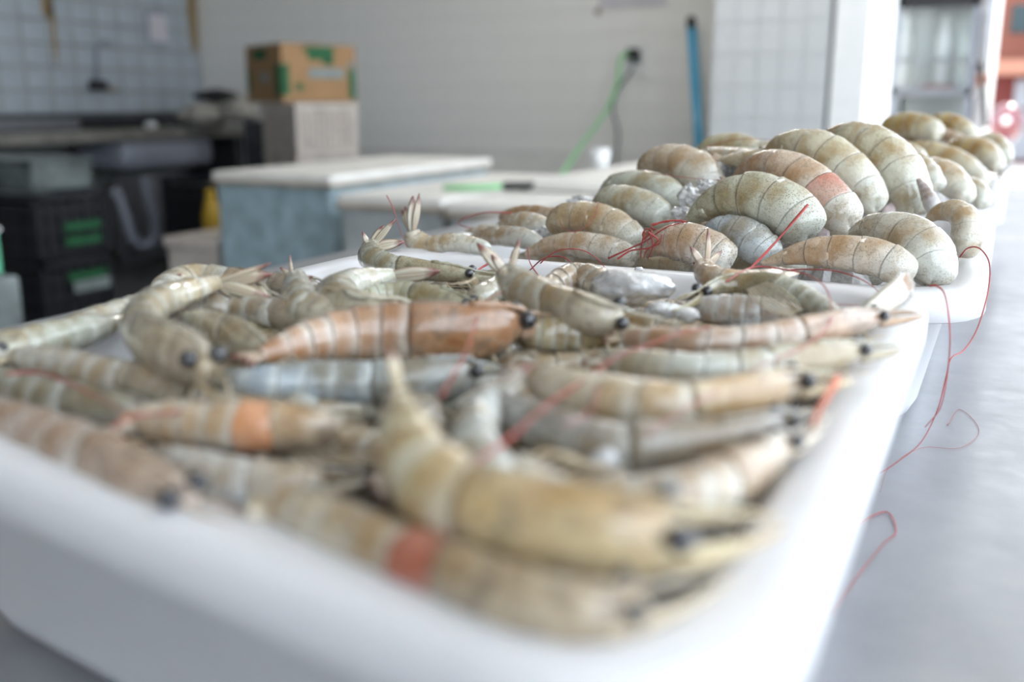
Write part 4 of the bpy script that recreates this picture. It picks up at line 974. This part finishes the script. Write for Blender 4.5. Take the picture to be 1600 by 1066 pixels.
# mint bottle and grey jar cut by the left frame edge
p_ = PY(-14, 400, 1.9)
mb = empty('mint_canister', (p_.x, 1.9, 0), 'mint green canister with a white lid at the left picture edge', 'canister')
zc = PY(-10, 362, 1.9).z
mobj('body', *tube([Vector((p_.x, 1.9, .45)), Vector((p_.x, 1.9, zc))], [.024, .024], 20), M['mint'], mb)
mobj('lid', *tube([Vector((p_.x, 1.9, zc)), Vector((p_.x, 1.9, zc+.008)), Vector((p_.x, 1.9, zc+.014))], [.034, .034, .022], 20), M['outlet'], mb)
mobj('stand', *tube([Vector((p_.x, 1.9, 0)), Vector((p_.x, 1.9, .02)), Vector((p_.x, 1.9, .021)), Vector((p_.x, 1.9, .4499))], [.09, .09, .02, .02], 16), M['steel_d'], mb)
box('grey_box', PY(-90, 470, 1.5).x, PY(-12, 470, 1.5).x, 1.5, 1.58, 0, PY(5, 440, 1.5).z, M['bin'], bev=.01, label='dull grey box at the left picture edge below the mint canister', cat='box')

# outlet, cord, paper, blue pole on the back wall
def wb_(px, py, off=0): return PY(px, py, WY-.007-off)
a, b = wb_(980, 66), wb_(1012, 118)
ou = empty('wall_outlet', tuple((a+b)/2), 'white wall outlet plate on the cream tiled wall', 'outlet')
mobj('plate', *bevelled(*boxgeo(a.x, b.x, WY-.018, WY-.007, b.z, a.z), .004), M['outlet'], ou, smooth=False)
m_ = (a+b)/2
mobj('socket', *boxgeo(m_.x-.02, m_.x+.03, WY-.021, WY-.0185, m_.z-.03, m_.z+.03), M['grprint'], ou, smooth=False)
pg = wb_(988, 84, .03)
cd_ = empty('power_cord', tuple(pg), 'bright green power cord hanging from the outlet to the coolers', 'cord')
mobj('plug', *bevelled(*boxgeo(pg.x-.03, pg.x+.05, WY-.07, WY-.022, pg.z-.03, pg.z+.03), .008), M['black'], cd_, smooth=False)
cp_ = [wb_(983, 80, .05), wb_(970, 92, .12), wb_(965, 130, .2), wb_(950, 168, .3), wb_(925, 205, .5), wb_(905, 232, .8), wb_(888, 258, 1.1), wb_(870, 285, 1.6)]
mobj('cable', *tube([Vector(q) for q in spline(cp_, 50)], .010, 8), M['gcord'], cd_)
c2 = [wb_(990, 105, .02), wb_(965, 140, .02), wb_(957, 170, .02), wb_(966, 205, .02), wb_(964, 240, .02), wb_(962, 270, .02)]
finish(mobj('hanging_cable', *tube([Vector(q) for q in spline(c2, 30)], .009, 8), M['grprint']), 'thin grey cord hanging down the cream tiled wall', 'cord')
a, b = wb_(937, -30), wb_(1042, 9)
finish(mobj('wall_sign', *boxgeo(a.x, b.x, WY-.012, WY-.0072, b.z, a.z), M['paper'], smooth=False), 'pale paper sign at the top of the cream tiled wall', 'sign')
p_ = wb_(935, 18)
finish(mobj('wall_screw', *sphere((p_.x, WY-.012, p_.z), .022, 12, 8, (1, .4, 1)), M['foam_e']), 'small brown screw cap left of the paper sign', 'screw')
bp0, bp1 = PY(1080, 32, 6.1), PY(1097, 300, 5.95)
t_ = (bp0-bp1).normalized(); bot = bp1 - t_*((bp1.z-.0)/t_.z)
po = empty('broom_pole', tuple(bot), 'bright blue broom pole with black tip leaning on the wall', 'pole')
mobj('shaft', *tube([bot, bp0-t_*.05], .026, 14), M['blue'], po)
mobj('tip', *tube([bp0-t_*.05, bp0-t_*.045, bp0, bp0+t_*.025], [.026, .03, .03, .02], 14), M['black'], po)

# glass display cabinet outside, right
YC = 6.9
xa2, xb2 = PY(1394, 120, YC).x, PY(1521, 120, YC).x
zs = PY(1450, 150, YC).z; zu = PY(1450, 12, YC).z
dc = empty('glass_cabinet', ((xa2+xb2)/2, YC+.3, 0), 'grey framed glass display cabinet with shelves at the street side', 'cabinet')
for x in (xa2, xb2-.03):
    for y in (YC, YC+.6): mobj('frame_post', *boxgeo(x, x+.03, y, y+.03, 0, zu+.35), M['pvc'], dc, smooth=False)
mobj('top_panel', *boxgeo(xa2, xb2, YC, YC+.63, zu, zu+.3), M['black'], dc, smooth=False)
mobj('shelf', *boxgeo(xa2, xb2, YC, YC+.63, zs, zs+.05), M['steel_d'], dc, smooth=False)
mobj('shelf', *boxgeo(xa2, xb2, YC+.05, YC+.6, PY(1450, 95, YC).z, PY(1450, 95, YC).z+.02), M['steel_d'], dc, smooth=False)
mobj('back_panel', *boxgeo(xa2, xb2, YC+.6, YC+.63, 0, zu+.3), M['greypaint'], dc, smooth=False)
mobj('base', *boxgeo(xa2+.02, xb2-.02, YC+.02, YC+.6, .05, zs-.25), M['greypaint'], dc, smooth=False)
mobj('glass_pane', *boxgeo(xa2+.03, xb2-.03, YC+.004, YC+.010, zs+.05, zu), M['glass'], dc, smooth=False)
for i, (px, wd_, m) in enumerate([(1412, .04, 'paint'), (1436, .045, 'greypaint'), (1470, .04, 'paint'), (1495, .045, 'greypaint')]):
    x = PY(px, 100, YC+.3).x; zf_ = zs+.051
    finish(mobj('display_bottle', *tube([Vector((x, YC+.3, zf_)), Vector((x, YC+.3, zf_+.3)), Vector((x, YC+.3, zf_+.36)), Vector((x, YC+.3, zf_+.45))], [wd_, wd_, .02, .018], 14), M[m]), ['leftmost pale bottle in the glass cabinet', 'grey bottle second from the left in the glass cabinet', 'pale bottle third from the left in the glass cabinet', 'grey bottle at the right end in the glass cabinet'][i], 'bottle', 'bottles in the glass cabinet')
a = PY(1460, 144, YC).x
box('orange_tray', a-.08, a+.10, YC-.001, YC+.003+.1, zs+.0505, zs+.065, M['terra'], label='flat orange dish at the front of the cabinet shelf', cat='dish')
# dark street pole and white post
for (pxa, pxb, Y, m, lab, nm) in [(1524, 1545, 8.5, 'steel_d', 'dark grey street pole beside the glass cabinet', 'street_pole'), (1513, 1528, 7.6, 'paint', 'white board hanging beside the dark street pole', 'white_board'), (1546, 1556, 9.5, 'paint', 'slim pale post right of the dark street pole', 'pale_post')]:
    xA, xB = PY(pxa, 100, Y).x, PY(pxb, 100, Y).x
    if nm == 'white_board': box(nm, xA, xB, Y, Y+.04, PY(pxa, 52, Y).z, 3.2, M['greypaint'], label=lab, cat='board')
    else: finish(mobj(nm, *tube([Vector(((xA+xB)/2, Y, -.1)), Vector(((xA+xB)/2, Y, 4))], (xB-xA)/2, 16), M[m]), lab, 'pole')
p_ = PY(1535, 124, 7.8); finish(mobj('hanging_lamp', *sphere(p_, .05, 14, 10), M['skin']), 'small salmon ball hanging by the dark pole', 'ornament')
finish(mobj('diagonal_pipe', *tube([PY(1488, 20, 7.6), PY(1510, 62, 7.6), PY(1535, 110, 7.7), PY(1540, 200, 7.75)], .02, 8), M['rubber']), 'black hose slanting from the cabinet to the pole', 'hose')
# street building
YS = 22.0
def sx(px): return PY(px, 100, YS).x
def sz(py): return PY(1580, py, YS).z
bd = empty('street_building', (sx(1600), YS, 0), 'red and terracotta house across the sunny street with salmon awning', 'building')
mobj('ground_storey', *boxgeo(sx(1556), sx(1556)+9, YS, YS+5, -.1, sz(118)), M['redwall'], bd, smooth=False)
mobj('upper_storey', *boxgeo(sx(1552), sx(1552)+9, YS, YS+5, sz(95), sz(-150)), M['terra'], bd, smooth=False)
mobj('awning', *boxgeo(sx(1550), sx(1550)+9, YS-1.0, YS+.2, sz(118), sz(96)), M['awn'], bd, smooth=False)
mobj('window', *boxgeo(sx(1572), sx(1572)+2.5, YS-.05, YS, sz(52), sz(8)), M['teal'], bd, smooth=False)
mobj('window', *boxgeo(sx(1572)+3.5, sx(1572)+5.5, YS-.05, YS, sz(52), sz(8)), M['teal'], bd, smooth=False)
mobj('door', *boxgeo(sx(1590), sx(1590)+1.2, YS-.05, YS, 0, sz(125)), M['steel_d'], bd, smooth=False)
hs = empty('far_house', (-2, 30, 0), 'pale grey house far behind the glass cabinet', 'building')
mobj('wall', *boxgeo(-8, sx(1548), 30, 33, -.1, 4.5), M['greypaint'], hs, smooth=False)
mobj('roof', *boxgeo(-8.3, sx(1548)+.3, 29.7, 33.3, 4.5, 4.7), M['terra'], hs, smooth=False)
# red motorbike
pm = PY(1574, 170, 15.0); mx, my = pm.x, 15.0
mo = empty('motorbike', (mx, my, -.1), 'red motorbike parked in the street at the right edge', 'motorbike')
def wheel(y): 
    V, Fc = [], []
    for i in range(24):
        a = 2*math.pi*i/24
        for k in range(8):
            b = 2*math.pi*k/8; V.append((mx+.05*math.sin(b), my+y+(.27+.05*math.cos(b))*math.cos(a), .22+(.27+.05*math.cos(b))*math.sin(a)))
    for i in range(24):
        for k in range(8): Fc.append((i*8+k, ((i+1) % 24)*8+k, ((i+1) % 24)*8+(k+1) % 8, i*8+(k+1) % 8))
    return V, Fc
mobj('wheel', *wheel(-.6), M['rubber'], mo); mobj('wheel', *wheel(.6), M['rubber'], mo)
mobj('front_fairing', *sphere((mx, my-.35, .80), .2, 16, 10, (1, 1, 1.3)), M['redm'], mo)
mobj('fuel_tank', *sphere((mx, my, .72), .25, 16, 10, (.6, 1.2, .7)), M['redm'], mo)
mobj('seat', *sphere((mx, my+.4, .72), .25, 14, 8, (.5, 1.3, .3)), M['rubber'], mo)
mobj('headlight', *sphere((mx, my-.56, .85), .05, 12, 8), M['outlet'], mo)
mobj('handlebar', *tube([Vector((mx-.35, my-.25, 1.0)), Vector((mx, my-.35, .98)), Vector((mx+.35, my-.25, 1.0))], .02, 8), M['rubber'], mo)
for sg in (-.05, .05): mobj('fork', *tube([Vector((mx+sg, my-.35, .9)), Vector((mx+sg, my-.6, .25))], .025, 8), M['steel_d'], mo)
mobj('engine', *bevelled(*boxgeo(mx-.12, mx+.12, my-.15, my+.25, .15, .5), .04), M['steel_d'], mo, smooth=False)
